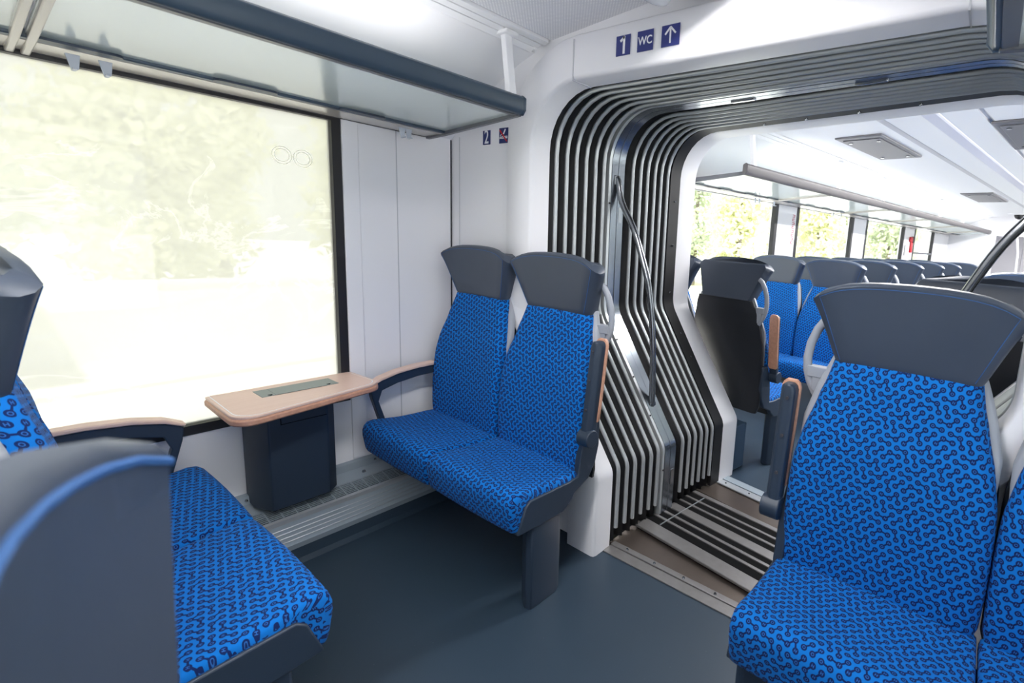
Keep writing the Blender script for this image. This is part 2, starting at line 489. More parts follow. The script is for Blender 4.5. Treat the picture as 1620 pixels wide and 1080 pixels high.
# ------------------------------------------------------------------ the seat
def seat_meshes(m, deep=False):
    """double seat facing -Y, aisle end at +X for m = 1 and at -X for m = -1"""
    S = {}
    ya, yb_, ca, cb = (0.011, -0.017, 0.060, 0.006) if deep else (0.036, -0.040, 0.004, 0.013)
    hwt = [(0.385, 0.216), (0.41, 0.226), (0.50, 0.229), (0.60, 0.229), (0.68, 0.226), (0.754, 0.213), (0.85, 0.188), (0.90, 0.174), (0.945, 0.165)]
    yft = [(0.385, -0.050), (0.45, -0.052), (0.55, -0.049), (0.65, -0.040), (0.73, -0.028), (0.857, 0.008), (0.95, 0.034)]
    def section(cx, hw, yf, th, r, conc, dy=0.0, bk=0.0):
        pts = [(-hw + bk, yf + th), (-hw + bk * 0.25, yf + th - bk * 0.9), (-hw, yf + r * 1.1), (-hw + 0.25 * r, yf + 0.42 * r), (-hw + 0.75 * r, yf + 0.08 * r)]
        k = 9
        a = hw - 0.9 * r
        for i in range(k + 1):
            t = -1 + 2 * i / k
            pts.append((t * a, yf + conc * (1 - t * t)))
        pts += [(hw - 0.75 * r, yf + 0.08 * r), (hw - 0.25 * r, yf + 0.42 * r), (hw, yf + r * 1.1), (hw - bk * 0.25, yf + th - bk * 0.9), (hw - bk, yf + th)]
        return [(cx + x, y + dy) for x, y in pts]
    for nm, cx in (('a', 0.23 * m), ('w', -0.23 * m)):
        # backrest cushion
        bm = BM(); rings = []; zs = []
        seq = [(0.378, 0.965, 0.012), (0.382, 0.985, 0.004)] + [(0.39 + 0.555 * i / 20, 1.0, 0.0) for i in range(21)] + [(0.949, 0.985, 0.006), (0.952, 0.95, 0.014)]
        for z, s, dy in seq:
            hw = lerp(hwt, z) * s
            conc = 0.012 * max(0.0, 1 - ((z - 0.62) / 0.3) ** 2)
            sec = section(cx, hw, lerp(yft, z), 0.040, 0.024, conc, dy)
            rings.append([(x, y, z) for x, y in sec]); zs.append(z)
        def uvb(i, j, rings=rings):
            ring = rings[i]; n_ = len(ring); mid_ = n_ // 2
            tot = 0.0
            rng_ = range(mid_, j) if j >= mid_ else range(j, mid_)
            for q in rng_:
                a_, b_ = ring[q % n_], ring[(q + 1) % n_]
                tot += math.hypot(a_[0] - b_[0], a_[1] - b_[1])
            return (cx + 1.3 + (tot if j >= mid_ else -tot), ring[0][2] + 0.4)
        loft(bm, rings, uvs=uvb)
        S['back' + nm] = bm
        # headrest: slate leather block, wider at the top, with forward wings
        bm = BM(); rings = []
        nz = 12
        for i in range(-2, nz + 3):
            s = min(max(i / nz, 0.0), 1.0)
            ins = {-2: 0.95, -1: 0.985, nz + 1: 0.975, nz + 2: 0.91}.get(i, 1.0)
            hw = (0.163 + 0.064 * s ** 0.9) * ins
            dz = {-2: -0.008, -1: -0.005, nz + 1: 0.006, nz + 2: 0.010}.get(i, 0.0)
            dy = {-2: 0.012, -1: 0.004, nz + 1: 0.006, nz + 2: 0.024}.get(i, 0.0)
            yf = ya + yb_ * s
            th = (0.115 if deep else 0.074) - {nz + 1: 0.010, nz + 2: 0.034}.get(i, 0) - {-2: 0.010}.get(i, 0)
            sec = section(cx, hw, yf, th, 0.022, ca + cb * s, dy, 0.018)
            ring = []
            for x, y in sec:
                t = (x - cx) / (0.227)
                top = (1.148 - 0.040 * t * t - 0.022 * abs(t) ** 7 if deep else 1.151 - 0.016 * t * t - 0.034 * abs(t) ** 5)
                z = 0.945 + (top - 0.945) * s + dz
                ring.append((x, y, z))
            rings.append(ring)
        loft(bm, rings)
        S['head' + nm] = bm
        # stitched seam around the headrest front
        bm = BM()
        path = []
        def hp(t, s):
            hw = 0.163 + 0.064 * s ** 0.9
            a = hw - 0.9 * 0.022
            x = t * a; top = (1.148 - 0.040 * (x / 0.227) ** 2 - 0.022 * abs(x / 0.227) ** 7 if deep else 1.151 - 0.016 * (x / 0.227) ** 2 - 0.034 * abs(x / 0.227) ** 5)
            return (cx + x, ya + yb_ * s + (ca + cb * s) * (1 - t * t) - 0.0004, 0.945 + (top - 0.945) * s)
        for k in range(0 if not deep else 9, 9): path.append(hp(-1, 0.04 + 0.93 * k / 8))
        for k in range(1, 17): path.append(hp(-1 + 2 * k / 16, 0.97))
        for k in range(1, 9 if not deep else 1): path.append(hp(1, 0.97 - 0.93 * k / 8))
        tube(bm, path, 0.0024 if deep else 0.0009, 5)
        S['stitch' + nm] = bm
        # light grey frame behind the cushion
        bm = BM(); rings = []
        ft = [(0.36, 0.200), (0.50, 0.212), (0.68, 0.216), (0.78, 0.222), (0.85, 0.208), (0.90, 0.192), (0.955, 0.170)]
        for i in range(15):
            z = 0.36 + 0.60 * i / 14
            hw = lerp(ft, z); y0 = lerp(yft, z) + 0.037
            rings.append([(cx - hw, y0 + 0.008, z), (cx - hw + 0.008, y0, z), (cx + hw - 0.008, y0, z), (cx + hw, y0 + 0.008, z), (cx + hw, y0 + 0.020, z), (cx - hw, y0 + 0.020, z)])
        loft(bm, rings)
        S['frame' + nm] = bm
        # black back shell
        bm = BM(); rings = []
        yb = [(0.345, 0.046), (0.37, 0.040), (0.42, 0.036), (0.55, 0.040), (0.70, 0.056), (0.85, 0.086), (0.94, 0.104)]
        hb = [(0.345, 0.216), (0.37, 0.226), (0.5, 0.228), (0.70, 0.226), (0.80, 0.214), (0.90, 0.190), (0.945, 0.172)]
        for i in range(17):
            z = 0.345 + 0.600 * i / 16
            hw = lerp(hb, z); y1 = lerp(yb, z) + 0.014; y0 = y1 - 0.022
            rings.append([(cx - hw, y0, z), (cx + hw, y0, z), (cx + hw, y1 - 0.012, z), (cx + hw - 0.014, y1, z), (cx - hw + 0.014, y1, z), (cx - hw, y1 - 0.012, z)])
        loft(bm, rings)
        S['shell' + nm] = bm
        # seat cushion
        prof = [(-0.028, 0.372), (-0.028, 0.405), (-0.07, 0.409), (-0.14, 0.411), (-0.20, 0.415), (-0.26, 0.424), (-0.31, 0.432), (-0.332, 0.429), (-0.346, 0.417), (-0.352, 0.398), (-0.352, 0.375), (-0.347, 0.345), (-0.342, 0.318), (-0.336, 0.305), (-0.326, 0.303), (-0.316, 0.309), (-0.305, 0.340), (-0.295, 0.372), (-0.278, 0.388), (-0.25, 0.392), (-0.14, 0.382)]
        arc = [0.0]
        for a, b in zip(prof, prof[1:]): arc.append(arc[-1] + math.hypot(a[0] - b[0], a[1] - b[1]))
        cyz = (-0.2, 0.392)
        bm = BM(); rings = []; xs = []
        for t, ins in ((-1, 0.020), (-0.99, 0.008), (-0.965, 0.002), (-0.92, 0), (-0.5, -0.002), (0, -0.003), (0.5, -0.002), (0.92, 0), (0.965, 0.002), (0.99, 0.008), (1, 0.020)):
            x = cx + t * 0.2285
            ring = []
            for y, z in prof:
                d = Vector((cyz[0] - y, cyz[1] - z)); L = d.length
                # inset towards the profile's own middle
                zz = z + (-ins if z > 0.40 else (ins * 0.4 if z < 0.36 else 0))
                yy = y + (ins if y < -0.30 else 0)
                ring.append((x, yy, zz))
            rings.append(ring); xs.append(x)
        def uvc(i, j, xs=xs, arc=arc):
            return (xs[i] + 1.3, 0.4 - (arc[j] if j < len(arc) else arc[-1] + 0.1))
        loft(bm, rings, uvs=uvc)
        S['cush' + nm] = bm
    X = 0.23 * m
    def mx(x): return x * m
    # aisle side panel
    bm = BM()
    poly = [(-0.326, 0.297), (-0.296, 0.380), (-0.276, 0.396), (-0.10, 0.389), (-0.058, 0.394), (-0.050, 0.46), (-0.035, 0.54), (0.000, 0.60), (0.044, 0.60), (0.046, 0.48), (0.030, 0.42), (-0.004, 0.368), (-0.075, 0.338), (-0.085, 0.322), (-0.112, 0.300), (-0.128, 0.292), (-0.24, 0.292), (-0.30, 0.296)]
    prism(bm, poly, 'x', mx(0.440), mx(0.466))
    S['side'] = bm
    bm = BM()
    prism(bm, [(mx(0.462), -0.262), (mx(0.462), -0.150), (mx(0.448), -0.122), (mx(0.414), -0.122), (mx(0.395), -0.15), (mx(0.395), -0.245), (mx(0.440), -0.270)], 'z', 0.0, 0.31)
    S['leg'] = bm
    bm = BM()
    box(bm, min(mx(-0.50), mx(0.43)), max(mx(-0.50), mx(0.43)), -0.24, -0.10, 0.30, 0.378)
    box(bm, min(mx(-0.03), mx(0.10)), max(mx(-0.03), mx(0.10)), -0.29, -0.22, 0.265, 0.31)
    S['beam'] = bm
    # folded-up aisle armrest
    bm = BM()
    AX = 0.486
    ap = [(-0.045, 0.525, 1), (-0.042, 0.56, 1), (-0.034, 0.62, 1), (-0.022, 0.72, 1), (-0.010, 0.82, 1), (-0.005, 0.858, 1), (-0.004, 0.868, 0.85), (-0.003, 0.875, 0.5)]
    rings = []
    for i, (y, z, w_) in enumerate(ap):
        a = 0.021 * w_; b = 0.020
        rings.append([(mx(AX - a), y - b * .7, z), (mx(AX - a * .7), y - b, z), (mx(AX + a * .3), y - b, z), (mx(AX + a), y - b * .2, z), (mx(AX + a), y + b, z), (mx(AX - a), y + b, z)])
    loft(bm, rings)
    S['arm'] = bm
    bm = BM()
    circ = [(-0.046 + 0.031 * math.cos(k * math.pi / 10), 0.540 + 0.031 * math.sin(k * math.pi / 10)) for k in range(20)]
    prism(bm, circ, 'x', mx(0.462), mx(0.512))
    S['pivot'] = bm
    bm = BM()
    rings = []
    wp = [(-0.018, 0.590, .7), (-0.017, 0.60, 1), (-0.009, 0.66, 1), (0.001, 0.74, 1), (0.010, 0.82, 1), (0.0150, 0.862, 1), (0.016, 0.874, 0.84), (0.017, 0.882, 0.5)]
    for i, (y, z, w_) in enumerate(wp):
        a = 0.026 * w_
        rings.append([(mx(AX - a), y - 0.006, z), (mx(AX + a), y - 0.006, z), (mx(AX + a), y + 0.006, z), (mx(AX - a), y + 0.006, z)])
    loft(bm, rings)
    S['armwood'] = bm
    for k, (y, z) in enumerate(((-0.055, 0.640), (-0.043, 0.740), (-0.031, 0.840))):
        bm = BM()
        circ = [(mx(AX - 0.004) + 0.0045 * math.cos(q * math.pi / 5), z + 0.0045 * math.sin(q * math.pi / 5)) for q in range(10)]
        prism(bm, circ, 'y', y - 0.0015, y + 0.004)
        S['screw%d' % k] = bm
    # grab loop beside the headrest
    bm = BM()
    loop = [(0.415, 0.080, 1.058), (0.432, 0.080, 1.046), (0.452, 0.080, 1.015), (0.466, 0.080, 0.975), (0.471, 0.080, 0.935), (0.468, 0.080, 0.900), (0.458, 0.080, 0.870), (0.444, 0.080, 0.845), (0.432, 0.080, 0.828)]
    tube(bm, [(mx(x), y, z) for x, y, z in loop], 0.0125, 10, 0.8)
    box(bm, min(mx(0.385), mx(0.466)), max(mx(0.385), mx(0.466)), 0.066, 0.094, 0.885, 0.915)
    prism(bm, [(mx(0.40), 0.81), (mx(0.450), 0.85), (mx(0.450), 0.90), (mx(0.39), 0.90)], 'y', 0.068, 0.092)
    S['loop'] = bm
    # wall armrest
    bm = BM()
    top = [(-0.312, 0.566), (-0.27, 0.586), (-0.20, 0.603), (-0.11, 0.612), (-0.02, 0.613)]
    poly = top + [(-0.02, 0.577), (-0.11, 0.574), (-0.20, 0.562), (-0.265, 0.543), (-0.280, 0.50), (-0.250, 0.40), (-0.272, 0.40), (-0.306, 0.52)]
    prism(bm, poly, 'x', mx(-0.480), mx(-0.452))
    S['warm'] = bm
    bm = BM()
    prism(bm, top + [(y, z + 0.014) for y, z in reversed(top[1:])] + [(-0.318, 0.574)], 'x', mx(-0.488), mx(-0.444))
    S['warmwood'] = bm
    return S

SEAT = {}
def build_seat(m, deep=False):
    S = seat_meshes(m, deep)
    r = bpy.data.objects.new('double_seat', None); C.objects.link(r); r.empty_display_size = 0.1
    for nm in ('a', 'w'):
        finish('backrest', S['back' + nm], 'fabric', r, 50)
        h = finish('headrest', S['head' + nm], 'leather', r, 50)
        finish('stitching', S['stitch' + nm], 'stitch', h)
        finish('seat_cushion', S['cush' + nm], 'fabric', r, 60)
        finish('back_frame', S['frame' + nm], 'lgrey', r, 50)
        finish('back_shell', S['shell' + nm], 'shell', r, 45)
    finish('side_panel', S['side'], 'dark', r, 30, 0.004)
    finish('leg', S['leg'], 'dark', r, 30, 0.004)
    finish('under_frame', S['beam'], 'shell', r, 30, 0.003)
    a = finish('aisle_armrest', S['arm'], 'dark', r, 40, 0.004)
    finish('pivot_cap', S['pivot'], 'dark', a, 40, 0.003)
    finish('wooden_trim', S['armwood'], 'woodedge', a, 40, 0.002)
    for k in range(3): finish('screw', S['screw%d' % k], 'seamdark', a, 40)
    finish('grab_handle', S['loop'], 'lgrey', r, 50, 0.002)
    w = finish('wall_armrest', S['warm'], 'dark', r, 35, 0.003)
    finish('wooden_trim', S['warmwood'], 'wood', w, 35, 0.004)
    return r
SEAT[1] = build_seat(1); SEAT[-1] = build_seat(-1); SEAT[2] = build_seat(1, True)
_first = {1: True, -1: True, 2: True}
def put_seat(m, x, y, rz, label, group):
    o = SEAT[m] if _first[m] else copy_tree(SEAT[m])
    _first[m] = False
    o.location = (x, y, 0); o.rotation_euler = (0, 0, rz)
    return tag(o, label, 'seat', group)
G1 = 'double seats in the near compartment'
G2 = 'double seats of the carriage beyond the gangway'
put_seat(1, -1.55, 1.27, 0, 'blue patterned double seat facing the camera between window table and bellows', G1)
put_seat(-1, 0.09, 1.27, 0, 'large blue patterned double seat facing the camera at the right edge', G1)
put_seat(-1, -1.55, 0.08, math.pi, 'blue patterned double seat seen side-on at lower left by the window', G1)
put_seat(2, 0.09, 0.055, math.pi, 'double seat at lower left corner, only its close blurred headrest showing', G1)

def far_seat(m, u, v, away, label):
    p = W(u, v)
    return put_seat(m, p.x, p.y, -TF + (math.pi if away else 0), label, G2)
UL = -0.383; UR = 1.197
far_seat(-1, UL, 0.245, True, 'double seat just beyond the gangway turning its black back to us')
far_seat(1, UL, 1.47, False, 'blue double seat facing us opposite the black-backed seat beyond the gangway')
far_seat(1, UL, 2.12, False, 'second blue double seat facing us along the far left windows')
far_seat(1, UL, 2.86, False, 'third double seat facing us along the far left windows')
far_seat(1, UL, 3.58, False, 'fourth double seat facing us along the far left windows')
far_seat(1, UL, 4.30, False, 'fifth double seat facing us along the far left windows')
far_seat(1, UL, 5.30, False, 'sixth double seat facing us along the far left windows')
far_seat(1, UR, 0.245, True, 'black-backed double seat behind the big headrest at right, under the steel pole')
far_seat(-1, UR, 1.47, False, 'double seat with grey headrest behind the black seat at far right')
far_seat(-1, UR, 2.86, False, 'farther double seat on the right side of the far carriage')

# ------------------------------------------------------------------ cross-section of the gangway opening
def opening(o=0.0, z0=0.0, seg=8):
    """left floor - up - over - down right floor; o pushes it outwards"""
    L = [(-o, z0), (-o, 0.325 + 0.3 * o), (-0.395 - o, 0.880 + 0.3 * o), (-0.400 - o, 1.768 + o)]
    Rr = [(2 * UC - x, z) for x, z in reversed(L)]
    return fillet(L + Rr, [0.07 + o, 0.14, 0.22 + o, 0.22 + o, 0.14, 0.07 + o], seg)
P0 = Vector((-1.107, 1.437, 0))
def sec(s, u, z):
    a = TF * s
    c = P0 + (PF - P0) * s
    return (c.x + u * math.cos(a), c.y - u * math.sin(a), z)

# portal surround of the near car (swept along the opening)
def surround(name, prof, to_world, mat='white'):
    bm = BM(); rings = []
    for o, y in prof:
        rings.append([to_world(p.x, y, p.y) for p in opening(o)])
    loft(bm, rings, closed=False, caps=False)
    return finish(name, bm, mat, smooth=50)
nearW = lambda u, y, z: (-1.107 + u, y, z)
tag(surround('trim_1', [(0.150, 1.397), (0.149, 1.350), (0.142, 1.342), (0.014, 1.340), (0.004, 1.344), (0.0, 1.356), (0.0, 1.437), (0.05, 1.45)], nearW), kind='structure')
farW = lambda u, v, z: tuple(W(u, v, z))
tag(surround('trim_2', [(0.055, -0.004), (0.0, -0.002), (-0.004, 0.012), (-0.004, 0.118), (0.010, 0.128), (0.16, 0.130), (0.20, 0.09)], farW), kind='structure')

# ------------------------------------------------------------------ bellows gangway
gang = empty('gangway_bellows', 'black folding bellows with bright metal hoops around the passage', 'gangway bellows', (P0 + (PF - P0) * 0.5))
inv = Vector(gang.location)
def secl(s, u, z):
    p = sec(s, u, z); return (p[0] - inv.x, p[1] - inv.y, p[2])
near_ribs = [0.045, 0.108, 0.168, 0.232, 0.296, 0.355]
far_ribs = [0.575, 0.640, 0.700, 0.762, 0.820, 0.880]
bm = BM(); rings = []
zig = [(0.0, 0.03)]
allr = near_ribs + [0.395] ; prev = 0.0
def folds(lst, s0, s1):
    out = [(s0, 0.012)]
    st = [s0] + lst + [s1]
    for a, b in zip(st, st[1:]):
        out.append(((a + b) / 2, 0.055)); out.append((b, 0.012))
    return out
for part in (folds(near_ribs, -0.03, 0.405), folds(far_ribs, 0.50, 0.93)):
    bm = BM(); rings = []
    for s, o in part:
        rings.append([secl(s, p.x, p.y) for p in opening(o, 0.002)])
    loft(bm, rings, closed=False, caps=False)
    finish('bellows_skin', bm, 'rubber', gang, 20)
bm = BM()
rings = [[secl(s, p.x, p.y) for p in opening(o, 0.0)] for s, o in ((0.905, 0.02), (0.905, 0.001), (1.0, 0.0), (1.004, 0.03))]
loft(bm, rings, closed=False, caps=False)
seal = finish('end_seal', bm, 'rubber', gang, 30)
for (u, z) in ((-0.398, 1.43), (-0.395, 1.20), (-0.396, 1.62), (-0.394, 0.95), (-0.22, 0.63), (-0.30, 0.74)):
    bm = BM()
    bmesh.ops.create_icosphere(bm, subdivisions=1, radius=0.006, matrix=Matrix.Translation(secl(0.955, u + 0.002, z)))
    finish('bolt', bm, 'steel', seal)
for u in (0.10, 0.30, 0.52, 0.74):
    bm = BM()
    bmesh.ops.create_icosphere(bm, subdivisions=1, radius=0.007, matrix=Matrix.Translation(secl(0.955, u, 1.766)))
    finish('bolt', bm, 'steel', seal)
for s in near_ribs + far_ribs:
    bm = BM()
    path = opening(0.004, 0.065, 7)
    rings = []
    ds = 0.0085
    n = len(path)
    for i, p in enumerate(path):
        t = (path[min(i + 1, n - 1)] - path[max(i - 1, 0)]).normalized()
        nrm = Vector((t.y, -t.x))
        # U-shaped hoop section, rounded towards the passage
        ring = []
        for k in range(8):
            a = math.pi * 2 * k / 8
            du = math.cos(a) * 0.0085; dsv = math.sin(a) * 0.0085 / 0.83
            q = p + nrm * du
            ring.append(secl(s + dsv, q.x, q.y))
        rings.append(ring)
    loft(bm, rings)
    finish('hoop', bm, 'rib', gang, 60)
def ringpart(name, prof, mat, sm=30):
    bm = BM()
    rings = [[secl(s, p.x, p.y) for p in opening(o, 0.0, 10)] for s, o in prof]
    rings.append(rings[0])
    loft(bm, rings, closed=False, caps=False)
    bmesh.ops.remove_doubles(bm, verts=bm.verts[:], dist=1e-6)
    return finish(name, bm, mat, gang, sm)
ring = ringpart('centre_frame', [(0.412, 0.0), (0.455, 0.0), (0.457, 0.003), (0.460, 0.003), (0.462, 0.0), (0.506, 0.0), (0.508, 0.05), (0.410, 0.05)], 'ringsteel')
ringpart('frame_flange', [(0.392, 0.002), (0.410, 0.002), (0.411, 0.03), (0.391, 0.03)], 'rib')
for (u, z) in ((-0.398, 1.38), (-0.394, 1.0), (-0.31, 0.76), (-0.20, 0.605), (-0.09, 0.45), (-0.0, 0.22)):
    bm = BM()
    bmesh.ops.create_icosphere(bm, subdivisions=1, radius=0.005, matrix=Matrix.Translation(secl(0.4, u + 0.001, z)))
    finish('bolt', bm, 'seamdark', gang)
for (u, z, w, h) in ((-0.399, 1.33, 0.012, 0.035), (-0.0, 0.17, 0.012, 0.035)):
    bm = BM()
    pts = [secl(0.47, u + 0.003, z - h), secl(0.495, u + 0.003, z - h), secl(0.495, u + 0.003, z + h), secl(0.47, u + 0.003, z + h)]
    pts2 = [secl(0.47, u - 0.004, z - h), secl(0.495, u - 0.004, z - h), secl(0.495, u - 0.004, z + h), secl(0.47, u - 0.004, z + h)]
    loft(bm, [pts, pts2])
    finish('latch_plate', bm, 'steel', gang, 30)
for u in (0.16, 0.62):
    bm = BM()
    loft(bm, [[secl(0.465, u, z), secl(0.49, u, z), secl(0.49, u + 0.10, z), secl(0.465, u + 0.10, z)] for z in (1.7725, 1.762)])
    finish('latch_plate', bm, 'steel', gang, 30, 0.003)
for side in (0, 1):
    pts = [(-0.400, 1.497), (-0.390, 1.475), (-0.362, 1.385), (-0.284, 1.270), (-0.222, 1.138), (-0.180, 1.028), (-0.150, 0.889), (-0.134, 0.760), (-0.125, 0.640), (-0.121, 0.540), (-0.120, 0.495), (-0.124, 0.470)]
    # smooth it
    ctrl = [Vector(p) for p in pts]; sm = []
    for i in range(len(ctrl) - 1):
        p0, p1, p2, p3 = ctrl[max(i - 1, 0)], ctrl[i], ctrl[i + 1], ctrl[min(i + 2, len(ctrl) - 1)]
        for k in range(4):
            t = k / 4
            sm.append(0.5 * ((2 * p1) + (p2 - p0) * t + (2 * p0 - 5 * p1 + 4 * p2 - p3) * t * t + (3 * p1 - p0 - 3 * p2 + p3) * t ** 3))
    sm.append(ctrl[-1])
    bm = BM()
    tube(bm, [secl(0.452, (2 * UC - p.x) if side else p.x, p.y) for p in sm], 0.0145, 12)
    g = finish('grab_rail', bm, 'steel', gang, 60)
    for (u, z) in ((-0.402, 1.485), (-0.118, 0.475)):
        uu = (2 * UC - u) if side else u
        bm = BM()
        loft(bm, [[secl(0.430, uu - 0.004, zz), secl(0.474, uu - 0.004, zz), secl(0.474, uu + 0.008, zz), secl(0.430, uu + 0.008, zz)] for zz in (z - 0.022, z + 0.022)])
        finish('rail_mount', bm, 'steel', g, 30, 0.003)

# ------------------------------------------------------------------ gangway floor
def slab(name, u0, u1, v0, v1, z0, z1, mat, parent=None, bevel=0.0):
    bm = BM(); box(bm, u0, u1, v0, v1, z0, z1)
    return finish(name, bm, mat, parent, 30, bevel)
def screw_row(parent, xs, y, z, r=0.006, mat='steel'):
    for x in xs:
        bm = BM(); bmesh.ops.create_cone(bm, cap_ends=True, segments=10, radius1=r, radius2=r * 0.7, depth=0.004, matrix=Matrix.Translation((x, y, z)))
        finish('screw', bm, mat, parent, 30)
t = empty('threshold_strip', 'ribbed aluminium threshold strip edging the dark floor by the white post', 'threshold strip', (-0.7, 1.43, 0))
slab('base_rail', -0.405, 0.405, -0.035, 0.012, -0.004, 0.004, 'aluworn', t)
slab('clamp_rail', -0.405, 0.405, 0.014, 0.040, -0.004, 0.008, 'aluworn', t, 0.002)
screw_row(t, (-0.33, -0.20, -0.07, 0.06, 0.19, 0.32), 0.026, 0.010)
t = slab('bridge_plate', -1.13, -0.28, 1.470, 1.70, -0.03, -0.008, 'plate')
tag(t, 'brownish bare steel plate between threshold strip and slatted gangway floor', 'floor plate', 'gangway floor plates')
mid = Vector((-1.061, 1.831, 0)); TM = R(7.0)
t = empty('slatted_walkway', 'aluminium walkway with black rubber strips across the gangway floor', 'walkway', mid, -TM)
slab('walkway_base', -0.02, 0.84, -0.215, 0.205, -0.005, 0.004, 'void', t)
for (a, b, hgt) in ((-0.22, -0.150, 0.012), (0.187, 0.213, 0.012), (-0.004, 0.046, 0.012)):
    slab('wide_rail', -0.02, 0.84, a, b, 0.0, hgt, 'aluworn', t, 0.003)
for (a, b) in ((-0.103, -0.088), (-0.052, -0.037), (0.082, 0.096), (0.133, 0.147)):
    slab('slat', -0.02, 0.84, a, b, 0.0, 0.011, 'aluworn', t, 0.002)
for (a, b) in ((-0.150, -0.103), (-0.088, -0.052), (-0.037, -0.004), (0.046, 0.082), (0.096, 0.133), (0.147, 0.187)):
    slab('rubber_strip', -0.02, 0.84, a + 0.002, b - 0.002, 0.0, 0.008, 'void', t)
bm = BM(); box(bm, 0.055, 0.058, -0.145, 0.185, 0.0, 0.0125)
finish('joint_wire', bm, 'alu', t)
bm = BM(); box(bm, -0.03, 0.84, 0.02, 0.17, -0.03, -0.006)
t = finish('bridge_plate', bm, 'plate'); t.location = W(0, -0.17); t.rotation_euler = (0, 0, -TF)
tag(t, 'smooth grey steel plate at the far end of the slatted gangway floor', 'floor plate', 'gangway floor plates')
t = empty('threshold_strip', 'aluminium threshold strip at the entrance of the far carriage', 'threshold strip', W(0.4, 0.02), -TF)
slab('base_rail', -0.405, 0.405, 0.012, 0.060, -0.004, 0.006, 'aluflat', t)
slab('clamp_rail', -0.405, 0.405, -0.035, 0.010, -0.004, 0.003, 'alu', t, 0.002)
screw_row(t, (-0.36, -0.22, -0.08, 0.06, 0.2, 0.34), -0.012, 0.005, 0.005)
# dark pan under the gangway
bm = BM(); prism(bm, [(-1.75, 1.40), (0.45, 1.40), (0.50, 2.05), (-1.6, 2.4)], 'z', -0.06, -0.032)
tag(finish('floor', bm, 'void'), kind='structure')

# ------------------------------------------------------------------ near car shell
WL = -2.10; WR = 2 * SX - WL
YB = -2.4; YP = 1.395
bm = BM(); box(bm, WL + 0.10, WR - 0.10, YB, 1.398, -0.05, 0.0)
tag(finish('floor', bm, 'floor'), kind='structure')
def side_wall(x0, x1, openings, y0, y1, zlo, zhi, name, mat='white', **kw):
    bm = BM()
    prev = y0
    for (a, b, s, t) in openings:
        box(bm, x0, x1, prev, a, zlo, zhi)
        box(bm, x0, x1, a, b, zlo, s)
        box(bm, x0, x1, a, b, t, zhi)
        prev = b
    box(bm, x0, x1, prev, y1, zlo, zhi)
    return tag(finish(name, bm, mat, smooth=30, **kw), kind='structure')
NW = [(-2.2, -1.25, 0.50, 1.612), (-0.95, 0.922, 0.50, 1.612)]
side_wall(WL - 0.07, WL, NW, YB, YP, 0.0, 1.68, 'wall_left')
side_wall(WR, WR + 0.07, NW, YB, YP, 0.0, 1.68, 'wall_right')
bm = BM(); box(bm, WL - 0.05, WR + 0.05, YB - 0.05, YB, -0.05, 2.05)
tag(finish('wall_back', bm, 'white'), kind='structure')
# end wall with the gangway opening
bm = BM()
xs0 = WL - 0.03; xs1 = WR + 0.03
hole = [(-1.107 + p.x, p.y) for p in opening(0.14)]
cxm = (hole[0][0] + hole[-1][0]) / 2
for side in (-1, 1):
    hs = [p for p in hole if (p[0] - cxm) * side >= -1e-6]
    if side == -1: hs = hs
    else: hs = list(reversed(hs))
    xo = xs0 if side == -1 else xs1
    # split at the corner arc: lower points run to the side wall, upper ones to the roof
    ksplit = max(k for k, p in enumerate(hs) if p[1] < 1.80)
    low, up = hs[:ksplit + 1], hs[ksplit:]
    V = lambda p: bm.verts.new((p[0], YP, p[1]))
    a = [V(p) for p in low]; b = [V((xo, p[1])) for p in low]
    for q in range(len(a) - 1): bm.faces.new((a[q], a[q + 1], b[q + 1], b[q]))
    c = [V(p) for p in up] + [V((cxm, up[-1][1]))]; d = [V((p[0], 2.06)) for p in up] + [V((cxm, 2.06))]
    for q in range(len(c) - 1): bm.faces.new((c[q], c[q + 1], d[q + 1], d[q]))
    cor = V((xo, 2.06)); bm.faces.new((c[0], d[0], cor, b[-1]))
bmesh.ops.remove_doubles(bm, verts=bm.verts[:], dist=1e-5)
o = tag(finish('wall_front', bm, 'white', smooth=0), kind='structure')
sm = o.modifiers.new('thickness', 'SOLIDIFY'); sm.thickness = 0.012; sm.offset = 1

def window(name, x, y0, y1, z0, z1, inside, pane, fr=0.032, toprail=0.010, par=None, **kw):
    """black sealed frame and a pane; inside = +1 if the car is on the +x side"""
    f = BM()
    xa, xb = x - 0.035 * inside, x + 0.004 * inside
    xa, xb = min(xa, xb), max(xa, xb)
    box(f, xa, xb, y0, y0 + fr, z0, z1); box(f, xa, xb, y1 - fr, y1, z0, z1)
    box(f, xa, xb, y0 + fr, y1 - fr, z0, z0 + fr); box(f, xa, xb, y0 + fr, y1 - fr, z1 - toprail, z1)
    o = finish(name, f, 'black', smooth=30, **kw); tag(o, kind='structure')
    g = BM(); xp = x - 0.024 * inside
    box(g, xp - 0.003, xp + 0.003, y0 + fr * .6, y1 - fr * .6, z0 + fr * .6, z1 - toprail * .6)
    p = finish('window_pane', g, pane, o)
    return o
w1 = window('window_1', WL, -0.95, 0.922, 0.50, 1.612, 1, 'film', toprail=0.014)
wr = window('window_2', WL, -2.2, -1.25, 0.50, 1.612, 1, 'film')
window('window_3', WR, -0.95, 0.922, 0.50, 1.612, -1, 'glass')
window('window_4', WR, -2.2, -1.25, 0.50, 1.612, -1, 'glass')
